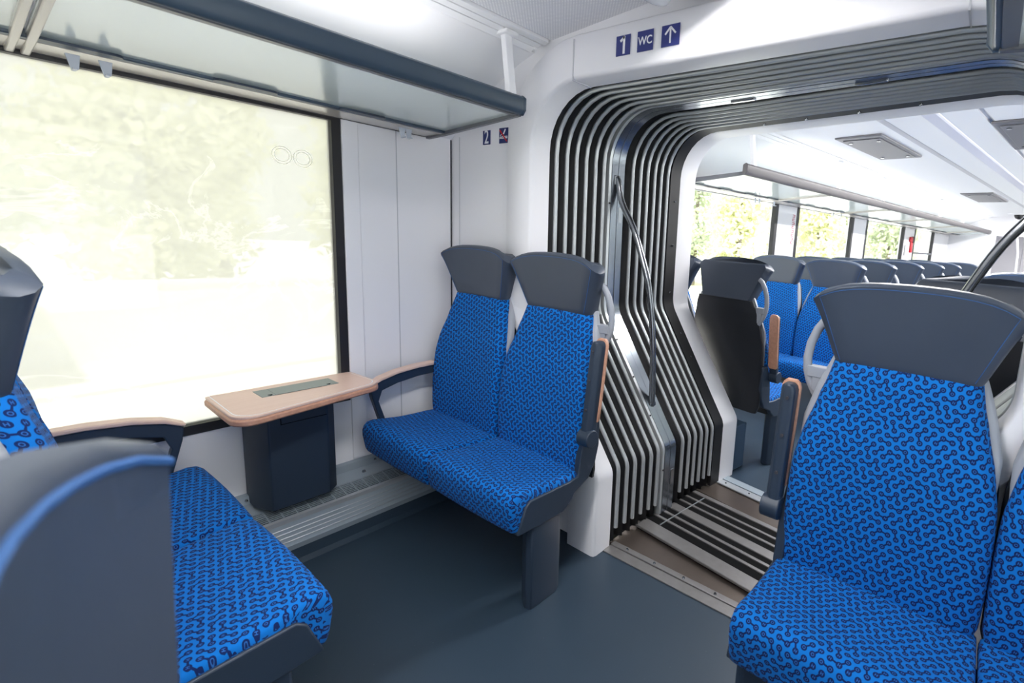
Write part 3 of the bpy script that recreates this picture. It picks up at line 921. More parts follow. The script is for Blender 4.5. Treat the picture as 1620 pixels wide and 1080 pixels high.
# faint etched double ring on the film
for (yy, zz) in ((0.735, 1.447), (0.800, 1.445)):
    bm = BM()
    for rr in (0.030, 0.022):
        tube(bm, [(WL - 0.0185, yy + rr * math.cos(k * math.pi / 14), zz + rr * math.sin(k * math.pi / 14)) for k in range(29)], 0.0013, 5)
    finish('etched_ring', bm, 'etch', w1)
bm = BM(); box(bm, WL - 0.0195, WL - 0.018, 0.762, 0.773, 1.443, 1.449)
finish('etched_link', bm, 'etch', w1)
# panel seams of the left wall and end wall
bm = BM(); box(bm, WL, WL + 0.0012, 1.135, 1.139, 0.24, 1.612); tag(finish('trim_3', bm, 'seam'), kind='structure')
bm = BM(); box(bm, WL, WL + 0.0025, 1.388, 1.394, 0.24, 1.62); tag(finish('trim_4', bm, 'seamdark'), kind='structure')
bm = BM(); box(bm, WL, WL + 0.006, 0.924, 0.985, 0.24, 1.612); tag(finish('trim_5', bm, 'white', bevel=0.003), kind='structure')
bm = BM(); box(bm, -2.040, -2.0375, 1.3935, 1.396, 0.2, 1.63); tag(finish('trim_6', bm, 'seam'), kind='structure')
for k, xx in enumerate((-1.300, -0.118)):
    bm = BM(); box(bm, xx, xx + 0.004, 1.3385, 1.436, 1.764, 1.90)
    tag(finish('trim_%d' % (7 + k), bm, 'seam'), kind='structure')

# ceiling of the near car: cove, track, perforated panel, centre panel
half = [(-2.125, 1.605), (-2.05, 1.66), (-1.95, 1.732), (-1.80, 1.816), (-1.652, 1.882), (-1.560, 1.912)]
def ceil_profile(pts, y0, y1, name, mat, thick=0.015, mirror=True, **kw):
    out = []
    for sgn in ((1, -1) if mirror else (1,)):
        bm = BM()
        q = [(x if sgn == 1 else 2 * kw.get('cx', SX) - x, z) for x, z in pts]
        poly = q + [(x, z + thick) for x, z in reversed(q)]
        prism(bm, poly, 'y', y0, y1)
        f = {k: v for k, v in kw.items() if k in ('loc', 'rz')}
        out.append(tag(finish(name, bm, mat, smooth=30, **f), kind='structure'))
    return out
ceil_profile(half, YB, YP, 'ceiling_cove', 'white2')
ceil_profile([(-1.562, 1.906), (-1.546, 1.903), (-1.526, 1.915)], YB, YP - 0.03, 'ceiling_track', 'white2', 0.02)
ceil_profile([(-1.522, 1.917), (-1.500, 1.924)], YB, YP - 0.02, 'ceiling_track', 'white2', 0.02)
ceil_profile([(-1.494, 1.925), (-1.474, 1.932)], YB, YP - 0.008, 'ceiling_track', 'white2', 0.02)
ceil_profile([(-1.56, 1.935), (-1.47, 1.955)], YB, YP, 'ceiling_track', 'seamdark', 0.006)
ceil_profile([(-1.470, 1.942), (-1.25, 1.962), (-1.0, 1.986)], YB, YP, 'ceiling', 'perf')
ceil_profile([(-1.0, 1.990), (-0.90, 1.998), (SX, 2.0)], YB, YP, 'ceiling', 'white2')
def lens(name, x0, x1, label):
    bm = BM()
    cxx = (x0 + x1) / 2; w = (x1 - x0) / 2
    rings = []
    ys = [-2.2 + 0.6 * k for k in range(6)]
    def ringat(y, s):
        return [(cxx + w * s * math.cos(a), y, 1.985 - 0.090 * math.sqrt(max(s, 0)) * math.sin(a)) for a in [math.pi * k / 10 for k in range(11)]]
    for y in ys: rings.append(ringat(y, 1))
    for k in range(0, 9):
        a = k / 8 * math.pi / 2
        rings.append(ringat(1.205 + 0.13 * math.sin(a), max(math.cos(a), 0.02)))
    loft(bm, rings)
    return tag(finish(name, bm, 'lens', smooth=60), label, 'lamp', 'lamp lenses on the near ceiling')
lens('lamp_lens', -0.945, -0.856, 'left one of two ribbed lamp lenses at the top edge above the signs')
lens('lamp_lens', -0.846, -0.645, 'right one of two rounded lamp lenses at the top edge above the signs')

# ------------------------------------------------------------------ heater along the left wall
t = empty('wall_heater', 'long aluminium floor heater with slotted grille below the window table', 'heater', (WL, 0, 0))
def hx(pts, name, mat, y0=YB + 0.1, y1=1.36, parent=None, bev=0.0):
    bm = BM(); prism(bm, pts, 'x' if False else 'y', y0, y1)
    return finish(name, bm, mat, parent or t, 30, bev)
hx([(0.0, 0.10), (0.03, 0.10), (0.03, 0.205), (0.022, 0.232), (0.0, 0.235)], 'upper_strip', 'aluflat')
hx([(0.03, 0.10), (0.085, 0.10), (0.085, 0.186), (0.03, 0.205)], 'top_plate', 'aluflat')
fc = hx([(0.085, 0.02), (0.176, 0.02), (0.186, 0.072), (0.182, 0.080), (0.168, 0.166), (0.155, 0.170), (0.085, 0.170)], 'front_cover', 'aluflat')
for k in range(4):
    zz = 0.088 + 0.016 * k; xx = 0.1815 - 0.0026 * k
    hx([(xx, zz), (xx + 0.0022, zz + 0.001), (xx, zz + 0.003)], 'ridge', 'alu', parent=fc)
hx([(0.083, 0.168), (0.160, 0.155), (0.160, 0.1705), (0.083, 0.1835)], 'grille_bed', 'void')
bm = BM()
for k in range(8):
    a = 0.088 + 0.0098 * k; z = 0.1865 - (a - 0.085) * 0.185
    prism(bm, [(a, z - 0.010), (a + 0.0032, z - 0.0105), (a + 0.0032, z), (a, z + 0.0004)], 'y', YB + 0.1, 1.36)
yy = YB + 0.12
while yy < 1.35:
    prism(bm, [(0.086, 0.176), (0.160, 0.162), (0.160, 0.1722), (0.086, 0.1862)], 'y', yy, yy + 0.004); yy += 0.042
finish('grille', bm, 'aluflat', t, 0)
hx([(0.158, 0.150), (0.170, 0.150), (0.170, 0.170), (0.158, 0.1735)], 'grille_edge', 'alu')
for yq in (0.55, 1.0):
    bm = BM(); bmesh.ops.create_cone(bm, cap_ends=True, segments=12, radius1=0.008, radius2=0.006, depth=0.006, matrix=Matrix.Translation((0.058, yq - 0.06, 0.198)))
    finish('screw', bm, 'steel', t)
    bm = BM(); bmesh.ops.create_cone(bm, cap_ends=True, segments=12, radius1=0.005, radius2=0.004, depth=0.006, matrix=Matrix.Translation((0.031, yq, 0.222)))
    finish('screw', bm, 'steel', t)
bm = BM(); prism(bm, [(WL + 0.08, 0.0), (WL + 0.205, 0.0), (WL + 0.186, 0.012), (WL + 0.180, 0.072), (WL + 0.08, 0.072)], 'y', YB, YP - 0.005)
tag(finish('baseboard_left', bm, 'floor', smooth=40), kind='structure')

# ------------------------------------------------------------------ window table
t = empty('window_table', 'small wood-topped table fixed below the window between the two seats', 'table', (WL, 0.70, 0))
def table_shape(e, z0, z1):
    out = [(0.035 - e * 0.2, -0.225 - e), (0.165 + e, -0.205 - e)]
    pts = [(0.030, -0.232 - e), (0.30 + e, -0.215 - e), (0.232 + e, 0.248 + e), (0.030, 0.225 + e)]
    return [tuple(p) for p in fillet(pts + [], [0.05, 0.05], 6)]
def table_poly(e=0.0):
    pts = [Vector((0.004, -0.232 - e)), Vector((0.318 + e, -0.236 - e)), Vector((0.222 + e, 0.240 + e)), Vector((0.004, 0.225 + e))]
    return [tuple(p) for p in fillet(pts, [0.055, 0.055], 8)]
bm = BM(); prism(bm, table_poly(0), 'z', 0.612, 0.621); finish('table_top', bm, 'wood', t, 30, 0.002)
bm = BM(); prism(bm, table_poly(-0.009), 'z', 0.6205, 0.6213); finish('inlay_line', bm, 'signwhite', t)
bm = BM(); prism(bm, table_poly(-0.0115), 'z', 0.6208, 0.6216); finish('table_surface', bm, 'wood', t)
bm = BM(); prism(bm, table_poly(0.004), 'z', 0.590, 0.6125); finish('plywood_edge', bm, 'woodedge', t, 30, 0.006)
bm = BM(); box(bm, 0.045, 0.135, -0.115, 0.125, 0.6205, 0.6228); lid = finish('bin_lid', bm, 'lid', t, 30, 0.001)
bm = BM(); box(bm, 0.049, 0.137, -0.075, 0.085, 0.6225, 0.6238); finish('lid_flap', bm, 'lid', lid, 30, 0.0005)
for q in (-0.088, 0.095):
    bm = BM(); prism(bm, [(0.122, q - 0.007), (0.122, q + 0.007), (0.132, q)], 'z', 0.6225, 0.6242); finish('lid_notch', bm, 'void', lid)
bm = BM()
ped = [(0.0, -0.135), (0.10, -0.135), (0.150, -0.100), (0.165, -0.095), (0.165, 0.082), (0.150, 0.108), (0.10, 0.118), (0.0, 0.118)]
ped = [(0.0, -0.140), (0.075, -0.140), (0.150, -0.108), (0.150, 0.075), (0.115, 0.112), (0.0, 0.112)]
prism(bm, ped, 'z', 0.205, 0.592); pd = finish('pedestal', bm, 'dark', t, 30, 0.004)
bm = BM(); box(bm, 0.150, 0.1525, -0.070, 0.072, 0.52, 0.588); finish('bin_flap', bm, 'dark', pd, 30, 0.001)
bm = BM(); box(bm, 0.145, 0.1508, -0.0725, -0.070, 0.515, 0.588); box(bm, 0.145, 0.1508, -0.0725, 0.073, 0.5155, 0.518); finish('flap_gap', bm, 'void', pd)
bm = BM(); box(bm, 0.03, 0.12, -0.150, 0.17, 0.582, 0.592); finish('table_bracket', bm, 'dark', t, 30)

# ------------------------------------------------------------------ luggage racks
def rack(par, y0, y1, posts, sect, rail='rail', hooks=(), bright=False):
    """local x grows from wall to aisle; local y along the car"""
    fx = 0.632; fz = 1.654
    bm = BM(); prism(bm, [(fx - 0.030, fz - 0.004), (fx - 0.010, fz - 0.006), (fx + 0.002, fz + 0.010), (fx + 0.003, fz + 0.050), (fx - 0.010, fz + 0.060), (fx - 0.028, fz + 0.050)], 'y', y0, y1)
    r = finish('front_rail', bm, rail, par, 40, 0.004)
    for q in (y0 - 0.002, y1 - 0.010):
        bm = BM(); prism(bm, [(fx - 0.032, fz - 0.006), (fx - 0.010, fz - 0.008), (fx + 0.004, fz + 0.009), (fx + 0.005, fz + 0.051), (fx - 0.010, fz + 0.062), (fx - 0.030, fz + 0.052)], 'y', q, q + 0.012)
        finish('end_cap', bm, rail, r, 40, 0.003)
    bm = BM(); prism(bm, [(fx - 0.052, fz - 0.006), (fx - 0.024, fz - 0.008), (fx - 0.024, fz + 0.010), (fx - 0.052, fz + 0.010)], 'y', y0, y1); finish('lower_profile', bm, 'railgrey', par, 30)
    cuts = [y0] + [s for s in sect] + [y1]
    for a, b in zip(cuts, cuts[1:]):
        bm = BM(); prism(bm, [(0.150, 1.621), (fx - 0.03, fz), (fx - 0.03, fz + 0.008), (0.150, 1.629)], 'y', a + 0.004, b - 0.004)
        finish('glass_shelf', bm, 'frost', par, 30)
    bm = BM(); prism(bm, [(0.138, 1.612), (0.160, 1.613), (0.163, 1.632), (0.138, 1.636)], 'y', y0, y1); finish('back_rail', bm, rail, par, 30, 0.003)
    yy = y0 + 0.03
    while yy + 0.16 < y1:
        bm = BM(); prism(bm, fillet([(0.152, yy), (0.182, yy + 0.004), (0.182, yy + 0.156), (0.152, yy + 0.16)], [0.02, 0.02], 4), 'z', 1.6125, 1.6190)
        finish('rubber_pad', bm, 'dark', par, 30); yy += 0.34
    bm = BM(); prism(bm, [(0.0, 1.610), (0.138, 1.611), (0.138, 1.622), (0.0, 1.628)], 'y', y0, y1); finish('back_panel', bm, 'panelgrey', par, 30)
    bm = BM(); prism(bm, [(0.004, 1.6085), (0.010, 1.6085), (0.010, 1.6105), (0.004, 1.6105)], 'y', y0, y1); finish('panel_groove', bm, 'seamdark', par)
    for q in (y0 + 0.0, y1 - 0.018):
        bm = BM(); prism(bm, [(0.02, 1.600), (0.14, 1.606), (fx - 0.02, fz - 0.010), (fx - 0.02, fz + 0.012), (0.02, 1.632)], 'y', q, q + 0.018); finish('end_bracket', bm, 'railgrey', par, 30, 0.002)
    for s in sect:
        for d in (-0.020, 0.006):
            bm = BM(); prism(bm, [(0.0, 1.600), (0.14, 1.606), (fx - 0.03, fz - 0.012), (fx - 0.03, fz + 0.010), (0.0, 1.625)], 'y', s + d, s + d + 0.016); finish('cross_bar', bm, 'panelgrey', par, 30, 0.003)
    for yp in posts:
        bm = BM(); prism(bm, [(fx - 0.030, yp - 0.015), (fx - 0.004, yp - 0.015), (fx - 0.004, yp + 0.015), (fx - 0.030, yp + 0.015)], 'z', fz + 0.04, 1.925)
        for v in bm.verts:
            if v.co.z > 1.9: v.co.x -= 0.035
        h = finish('hanger_post', bm, 'white2', par, 30, 0.003)
        bm = BM(); box(bm, fx - 0.075, fx - 0.015, yp - 0.028, yp + 0.028, 1.908, 1.922); finish('mount_plate', bm, 'white2', h, 30, 0.004)
    for yq in hooks:
        bm = BM(); prism(bm, [(yq - 0.013, 1.606), (yq + 0.013, 1.606), (yq + 0.009, 1.572), (yq + 0.003, 1.566), (yq - 0.004, 1.566)], 'x', 0.115, 0.121)
        bm2 = bm; box(bm2, 0.115, 0.140, yq - 0.004, yq + 0.004, 1.567, 1.572)
        finish('coat_hook', bm, 'hook', par, 30, 0.001)
t = empty('luggage_rack', 'glass luggage rack with dark front rail above the large window at upper left', 'luggage rack', (WL, 0, 0), 0, 'luggage racks')
rack(t, -1.9, 1.275, (1.225, 0.05, -1.2), (0.165,), 'rail', (0.245, 0.302, 1.098, 1.125))
# right hand rack: mirrored across the car
t = empty('luggage_rack', 'end of dark luggage rack rail at the upper right corner', 'luggage rack', (0.565, 0, 0), math.pi, 'luggage racks')
rack(t, -1.275, 1.9, (-1.15, 0.1), (0.2,), 'rail')

# ------------------------------------------------------------------ signs
def arial(txt, size, mat, parent, x, y, z, name, sx=1.0, off=0.0):
    cu = bpy.data.curves.new(name, 'FONT'); cu.body = txt; cu.size = size; cu.align_x = 'CENTER'; cu.align_y = 'CENTER'; cu.extrude = 0.0004; cu.offset = off
    tmp = bpy.data.objects.new('tmp', cu); C.objects.link(tmp)
    dg = bpy.context.evaluated_depsgraph_get()
    me = bpy.data.meshes.new_from_object(tmp.evaluated_get(dg))
    bpy.data.objects.remove(tmp)
    me.materials.clear(); me.materials.append(M[mat]); me.name = name
    o = bpy.data.objects.new(name, me); C.objects.link(o); o.parent = parent
    o.location = (x, y, z); o.rotation_euler = (R(90), 0, 0); o.scale = (sx, 1, 1)
    return o
def sign(x0, x1, z0, z1, y, mat, label):
    s = empty('sign', label, 'sign', ((x0 + x1) / 2, y, (z0 + z1) / 2))
    w, h = (x1 - x0) / 2, (z1 - z0) / 2
    bm = BM(); box(bm, -w, w, -0.0008, 0.001, -h, h); finish('sign_plate', bm, mat, s)
    return s, w, h
def bar(bm, p, q, w, y0=-0.0018, y1=-0.0006):
    p, q = Vector(p), Vector(q); d = (q - p).normalized(); n = Vector((-d.y, d.x)) * w / 2
    prism(bm, [tuple(p + n), tuple(q + n), tuple(q - n), tuple(p - n)], 'y', y0, y1)
YS = 1.3375
s, w, h = sign(-1.105, -1.048, 1.8135, 1.8745, YS, 'signblue', 'blue sign with white figure 1 above the gangway, leftmost of three')
bm = BM(); bar(bm, (0.004, -0.026), (0.004, 0.027), 0.0085); bar(bm, (0.006, 0.026), (-0.011, 0.013), 0.0075)
finish('numeral', bm, 'signwhite', s)
s, w, h = sign(-1.019, -0.958, 1.8135, 1.8745, YS, 'signblue', 'blue sign with white letters WC above the gangway, middle of three')
arial('WC', 0.034, 'signwhite', s, 0.0, -0.0012, 0.0, 'lettering', 0.92, 0.0005)
s, w, h = sign(-0.927, -0.862, 1.8135, 1.8745, YS, 'signblue', 'blue sign with white upward arrow above the gangway, rightmost of three')
bm = BM(); bar(bm, (0, -0.022), (0, 0.022), 0.0055); bar(bm, (0, 0.024), (-0.019, 0.004), 0.0055); bar(bm, (0, 0.024), (0.019, 0.004), 0.0055)
finish('arrow', bm, 'signwhite', s)
YW = 1.3935
s, w, h = sign(-1.871, -1.797, 1.587, 1.645, YW, 'signnavy', 'navy sign with white figure 2 on the end wall below the rack')
s.location.x = -1.845; s.children[0].scale.x = 0.66
arial('2', 0.080, 'signwhite', s, 0.0, -0.0012, 0.0, 'lettering', 0.75, 0.0006)
s, w, h = sign(-1.762, -1.706, 1.587, 1.648, YW, 'signnavy', 'navy no-smoking sign with red stroke on the end wall below the rack')
bm = BM(); bar(bm, (-0.024, -0.010), (0.024, -0.010), 0.004); bar(bm, (-0.010, -0.004), (0.024, -0.004), 0.003); bar(bm, (0.023, -0.010), (0.023, -0.003), 0.003); bar(bm, (-0.024, -0.010), (-0.012, -0.006), 0.006)
bar(bm, (-0.020, -0.002), (-0.014, 0.006), 0.003); bar(bm, (0.0, 0.006), (0.012, 0.025), 0.006)
finish('cigarette_pictogram', bm, 'signwhite', s)
bm = BM(); bar(bm, (-0.022, 0.022), (0.022, -0.024), 0.006, -0.0028, -0.0016); finish('red_stroke', bm, 'red', s)
for lab in ('grey dark screw hole in the cove panel above the rack',):
    for k, (yy, xx) in enumerate(((0.93, -1.60),)):
        pass

# ------------------------------------------------------------------ far car shell
VE = 8.25
UWL = -0.993; UWR = 2 * UC - UWL
def flocal(name, bm, mat, smooth=30, bevel=0.0, parent=None):
    return finish(name, bm, mat, parent, smooth, bevel, **({} if parent else FR))
bm = BM(); box(bm, UWL, UWR, 0.055, 12.0, -0.05, -0.001)
tag(flocal('floor', bm, 'floor'), kind='structure')
FWIN = [(0.35, 2.09, 0.50, 1.614), (2.45, 3.86, 0.50, 1.614), (4.25, 5.75, 0.50, 1.614), (6.22, 7.30, 0.50, 1.614)]
def fwall(u0, u1, name):
    o = side_wall(u0, u1, FWIN, 0.10, 12.0, 0.0, 1.68, name)
    o.location = PF; o.rotation_euler = (0, 0, -TF); return o
fwall(UWL - 0.07, UWL, 'wall_left'); fwall(UWR, UWR + 0.07, 'wall_right')
n = 5
for (a, b, s, tt) in FWIN:
    wdw = window('window_%d' % n, UWL, a, b, s, tt, 1, 'glass', fr=0.05, toprail=0.006); wdw.location = PF; wdw.rotation_euler = (0, 0, -TF); n += 1
    if a > 6:
        bm = BM(); box(bm, UWL - 0.03, UWL + 0.004, a + 0.05, b - 0.04, 1.235, 1.262); finish('window_bar', bm, 'railgrey', wdw)
for (a, b, s, tt) in FWIN:
    wdw = window('window_%d' % n, UWR, a, b, s, tt, -1, 'glass', fr=0.05, toprail=0.006); wdw.location = PF; wdw.rotation_euler = (0, 0, -TF); n += 1
# ceiling of the far car
def ftrans(pts): return [(x - WL + UWL, z) for x, z in pts]
for args in (([*ftrans(half)], 'ceiling_cove', 'white2'), (ftrans([(-1.562, 1.906), (-1.546, 1.903), (-1.526, 1.915)]), 'ceiling_track', 'white2'), (ftrans([(-1.522, 1.917), (-1.494, 1.926)]), 'ceiling_track', 'white2'), (ftrans([(-1.488, 1.928), (-1.468, 1.934)]), 'ceiling_track', 'white2'),
             (ftrans([(-1.56, 1.938), (-1.46, 1.955)]), 'ceiling_track', 'seamdark'), ([(-0.355, 1.940), (-0.1, 1.948), (0.245, 1.952)], 'ceiling', 'white2'), ([(0.245, 1.952), (0.262, 1.967), (0.30, 1.967)], 'ceiling', 'seam'), ([(0.28, 1.958), (0.36, 1.985), (0.455, 1.968)], 'ceiling', 'white2'), ([(0.455, 1.968), (0.462, 1.960), (0.53, 1.960), (0.537, 1.968)], 'ceiling', 'trough')):
    pts, nm, mt = args
    ceil_profile(pts, 0.10, 12.0, nm, mt, 0.012, mirror=(mt != 'trough'), cx=0.4985, **FR)
# vents in the far ceiling
VN = 1
for (u0, u1, v0, v1, lab) in ((-0.125, 0.170, 1.19, 2.04, 'grey square ceiling vent nearest to the gangway in the far carriage'), (-0.105, 0.215, 4.55, 5.55, 'smaller-looking ceiling vent farther down the far carriage'), (0.735, 1.06, 1.17, 1.98, 'ceiling vent at the right edge right of the light strip')):
    t = empty('ceiling_vent', lab, 'vent', W((u0 + u1) / 2, (v0 + v1) / 2, 1.94), -TF, 'ceiling vents of the far carriage')
    a, b = (u1 - u0) / 2, (v1 - v0) / 2
    bm = BM(); box(bm, -a, a, -b, b, -0.003, 0.012); finish('vent_plate', bm, 'vent', t, 30, 0.006)
    bm = BM(); box(bm, -a * 0.8, a * 0.8, -b * 0.85, b * 0.85, -0.008, -0.003); finish('vent_mesh', bm, 'vent', t, 30, 0.005)
    for (sx_, sy_) in ((-1, -1), (-1, 1), (1, -1), (1, 1)):
        bm = BM(); bmesh.ops.create_cone(bm, cap_ends=True, segments=10, radius1=0.014, radius2=0.012, depth=0.006, matrix=Matrix.Translation((sx_ * a * 0.6, sy_ * b * 0.7, -0.010))); finish('screw', bm, 'steel', t)
# smoke detector and camera dome
t = empty('ceiling_camera', 'small dark ceiling dome beside the steel pole at the right edge', 'camera', W(0.08, 7.6, 1.94), -TF)
bm = BM(); bmesh.ops.create_cone(bm, cap_ends=True, segments=20, radius1=0.14, radius2=0.16, depth=0.02, matrix=Matrix.Translation((0, 0, 0.0))); finish('base_ring', bm, 'white2', t)
bm = BM(); bmesh.ops.create_uvsphere(bm, u_segments=16, v_segments=8, radius=0.07, matrix=Matrix.Translation((0, 0, -0.01))); finish('dome', bm, 'black', t)
# far rack
t = empty('luggage_rack', 'long luggage rack running along the far carriage above its windows', 'luggage rack', W(UWL, 0), -TF, 'luggage racks')
rack(t, 0.56, 9.1, (0.66, 1.93, 2.95, 3.95, 5.0, 6.2, 8.6), (1.80, 3.2, 4.6, 6.0, 7.4), 'rackfar', (1.5, 1.56, 1.8, 3.0, 3.2))
t = empty('luggage_rack', 'far carriage rack on the right side behind the steel pole', 'luggage rack', W(UWR, 0), -TF + math.pi, 'luggage racks')
rack(t, -9.1, -0.56, (-1.9, -5.0), (-1.8, -4.6, -7.4), 'rackfar')

# far end wall, door and vestibule
bm = BM()
box(bm, UWL, -0.28, VE, VE + 0.03, 0.0, 2.0)
box(bm, 1.08, UWR, VE, VE + 0.03, 0.0, 2.0)
box(bm, -0.28, 1.08, VE, VE + 0.03, 1.62, 2.0)
tag(flocal('wall_front', bm, 'white'), kind='structure')
bm = BM(); box(bm, UWL, UWR, 11.8, 11.85, 0.0, 2.0)
tag(flocal('wall_front', bm, 'white'), kind='structure')
d = empty('door_1', None, None, W(-0.985, 9.5, 0), -TF); tag(d, kind='structure')
bm = BM(); box(bm, 0, 0.02, -0.45, 0.45, 0.05, 1.60); finish('door_leaf', bm, 'white', d, 30, 0.004)
bm = BM(); box(bm, 0.018, 0.026, 0.05, 0.30, 0.8, 1.40); finish('door_glass', bm, 'winblue', d, 30, 0.004)
bm = BM(); box(bm, 0, 0.02, -0.35, 0.35, 0.05, 1.60)
d = empty('door_2', None, None, W(0.0, 11.79, 0), -TF); tag(d, kind='structure')
bm = BM(); box(bm, -0.30, 0.30, -0.02, 0, 0.0, 1.62); finish('door_leaf', bm, 'white', d, 30, 0.004)
bm = BM(); box(bm, -0.16, 0.12, -0.026, -0.018, 0.75, 1.45); finish('door_glass', bm, 'winblue', d, 30, 0.004)
# curved grab pole in the vestibule
bm = BM(); tube(bm, [tuple(Vector(W(-0.02, 8.05, 1.945)) ), tuple(W(0.0, 8.05, 1.80)), tuple(W(0.04, 8.05, 1.60)), tuple(W(0.085, 8.05, 1.35)), tuple(W(0.10, 8.05, 1.0)), tuple(W(0.10, 8.05, 0.0))], 0.016, 10)
tag(finish('grab_pole', bm, 'white2', smooth=60), 'curved pale pole standing at the far end of the far carriage', 'pole')
# red emergency hammer with its black holder on a far pillar
t = empty('emergency_hammer', 'red emergency hammer on the white pillar between the last far windows', 'hammer', W(UWL, 6.05, 1.38), -TF)
bm = BM(); box(bm, 0.0, 0.03, -0.06, 0.04, 0.03, 0.10); finish('hammer_head', bm, 'red', t, 30, 0.008)
bm = BM(); box(bm, 0.0, 0.035, 0.03, 0.13, 0.02, 0.11); finish('holder', bm, 'black', t, 30, 0.01)
bm = BM(); box(bm, 0.0, 0.025, 0.0, 0.085, -0.13, 0.03); finish('handle', bm, 'red', t, 30, 0.01)
bm = BM(); box(bm, 0, 0.002, -0.06, -0.01, -0.075, 0.075)
o = finish('notice_sticker', bm, 'vent'); o.location = W(UWL, 5.88, 1.28); o.rotation_euler = (0, 0, -TF)
tag(o, 'small grey notice sticker left of the red emergency hammer', 'sticker')
# vertical red lettering on the first far pillar
t = empty('pillar_lettering', 'vertical pale red lettering on the white pillar after the first far window', 'lettering', W(UWL + 0.001, 2.395, 1.40), -TF)
for k in range(8):
    bm = BM(); z = 0.125 - 0.036 * k
    box(bm, 0, 0.0015, -0.022, 0.022, z - 0.013, z - 0.007); box(bm, 0, 0.0015, -0.022, 0.022, z + 0.006, z + 0.012)
    if k % 2: box(bm, 0, 0.0015, -0.022, -0.012, z - 0.013, z + 0.012)
    else: box(bm, 0, 0.0015, 0.012, 0.022, z - 0.013, z + 0.012)
    finish('letter', bm, 'pink', t)
# box beneath the first far seat
bm = BM(); box(bm, -0.50, -0.020, 0.155, 0.262, 0.0, 0.255)
t = finish('equipment_box', bm, 'boxblue', smooth=30, bevel=0.006, **FR)
tag(t, 'blue-grey metal box on the floor beneath the black-backed far seat', 'box')
bm = BM(); prism(bm, [(0.0, 0.0), (0.186, 0.0), (0.186, 0.072), (0.168, 0.166), (0.085, 0.19), (0.0, 0.235)], 'y', 0.15, VE)
t = finish('wall_heater', bm, 'aluflat'); t.location = W(UWL, 0); t.rotation_euler = (0, 0, -TF)
tag(t, 'aluminium heater along the left wall of the far carriage', 'heater')
bm = BM(); prism(bm, [(0.0, 0.0), (0.186, 0.0), (0.186, 0.072), (0.168, 0.166), (0.085, 0.19), (0.0, 0.235)], 'y', -VE, -0.15)
t = finish('wall_heater', bm, 'aluflat'); t.location = W(UWR, 0); t.rotation_euler = (0, 0, -TF + math.pi)
tag(t, 'grey heater at the right wall behind the big front seat', 'heater')

# ------------------------------------------------------------------ outside
bm = BM(); box(bm, -60, 60, -60, 80, -1.25, -1.20)
tag(finish('ground', bm, 'concrete'), kind='structure')
bm = BM(); box(bm, -14.5, -12.0, -40, 60, -1.20, -1.19); tag(finish('ground', bm, 'grass'), kind='structure')
bm = BM(); box(bm, -9.5, -9.3, -40, 60, -1.20, -1.185); tag(finish('ground', bm, 'housewall'), kind='structure')
bm = BM(); box(bm, -11.35, -11.15, -7.2, 8.9, -1.20, 0.02); box(bm, -11.39, -11.11, -7.2, 8.9, 0.02, 0.07)  # added wall: hides tree shadows and whitens the lower window view
tag(finish('added_wall', bm, 'concrete'), 'long low white wall, added across the road to hide tree shadows, seen hazily through the big window', 'wall')
def tree(x, y, h, r, mat, label, n=2600, trunk=True):
    t = empty('tree', label, 'tree', (x, y, -1.15), 0, 'trees outside the windows')
    rng = random.Random(int(x * 31 + y * 17))
    bm = BM()
    blobs = [(rng.uniform(-0.4, 0.4) * r, rng.uniform(-0.4, 0.4) * r, h * rng.uniform(0.18, 0.92), r * rng.uniform(0.45, 0.75)) for _ in range(13)]
    for k in range(n):
        bx, by, bz, br = rng.choice(blobs)
        d = Vector((rng.gauss(0, 1), rng.gauss(0, 1), rng.gauss(0, 1))).normalized()
        p = Vector((bx, by, bz)) + d * br * rng.uniform(0.55, 1.05)
        if p.z < 0.15: p.z = 0.15 + rng.random() * 0.3
        s = rng.uniform(0.07, 0.17)
        a = Vector((rng.gauss(0, 1), rng.gauss(0, 1), rng.gauss(0, 1))).normalized(); b = a.cross(d).normalized() if a.cross(d).length > 1e-3 else Vector((1, 0, 0))
        vs = [bm.verts.new(p + a * s * i + b * s * 0.6 * j) for i, j in ((-1, 0), (0, -1), (1, 0), (0, 1))]
        bm.faces.new(vs)
    finish('foliage', bm, mat, t, 0)
    if trunk:
        bm = BM(); tube(bm, [(0, 0, 0), (0.05, 0.03, h * 0.3), (0, 0, h * 0.7)], [0.18, 0.13, 0.06], 8); finish('trunk', bm, 'bark', t)
k = 0
TR = [(-13.0, -6.2, 6.5, 1.6, 'leaf2'), (-13.0, -2.0, 7.0, 1.65, 'leaf2'), (-13.0, 2.2, 7.5, 1.65, 'leaf1'), (-13.0, 6.4, 7.2, 1.65, 'leaf1'),
      (-17.6, -4.2, 8.0, 1.7, 'leaf2'), (-17.6, 0.2, 8.5, 1.7, 'leaf2'), (-17.6, 4.6, 8.5, 1.7, 'leaf1'), (-17.6, 9.0, 8.0, 1.7, 'leaf1'),
      (-11.6, 10.8, 6.5, 1.7, 'leaf1'), (-10.4, 15.2, 6.0, 1.7, 'leaf2'), (-9.0, 19.6, 7.0, 1.7, 'leaf1'), (-15.6, 14.0, 8.0, 1.7, 'leaf2'), (-7.0, 24.2, 6.5, 1.8, 'leaf1'), (-4.6, 29.0, 7.0, 1.8, 'leaf2'), (-1.6, 34.0, 7.5, 1.8, 'leaf1'), (-13.4, 23.6, 8.5, 1.8, 'leaf2'), (-10.2, 28.6, 8.5, 1.8, 'leaf1'), (-7.8, 33.6, 8.0, 1.8, 'leaf2')]
for (x, y, h, r, mt) in TR:
    lab = ('bright yellow-green tree' if mt == 'leaf1' else 'pale mid-green tree')
    tree(x, y, h, r, mt, lab + (' in the hazy view through the big milky window' if y < 9.5 else ' seen through the clear windows of the far carriage'), 5200)
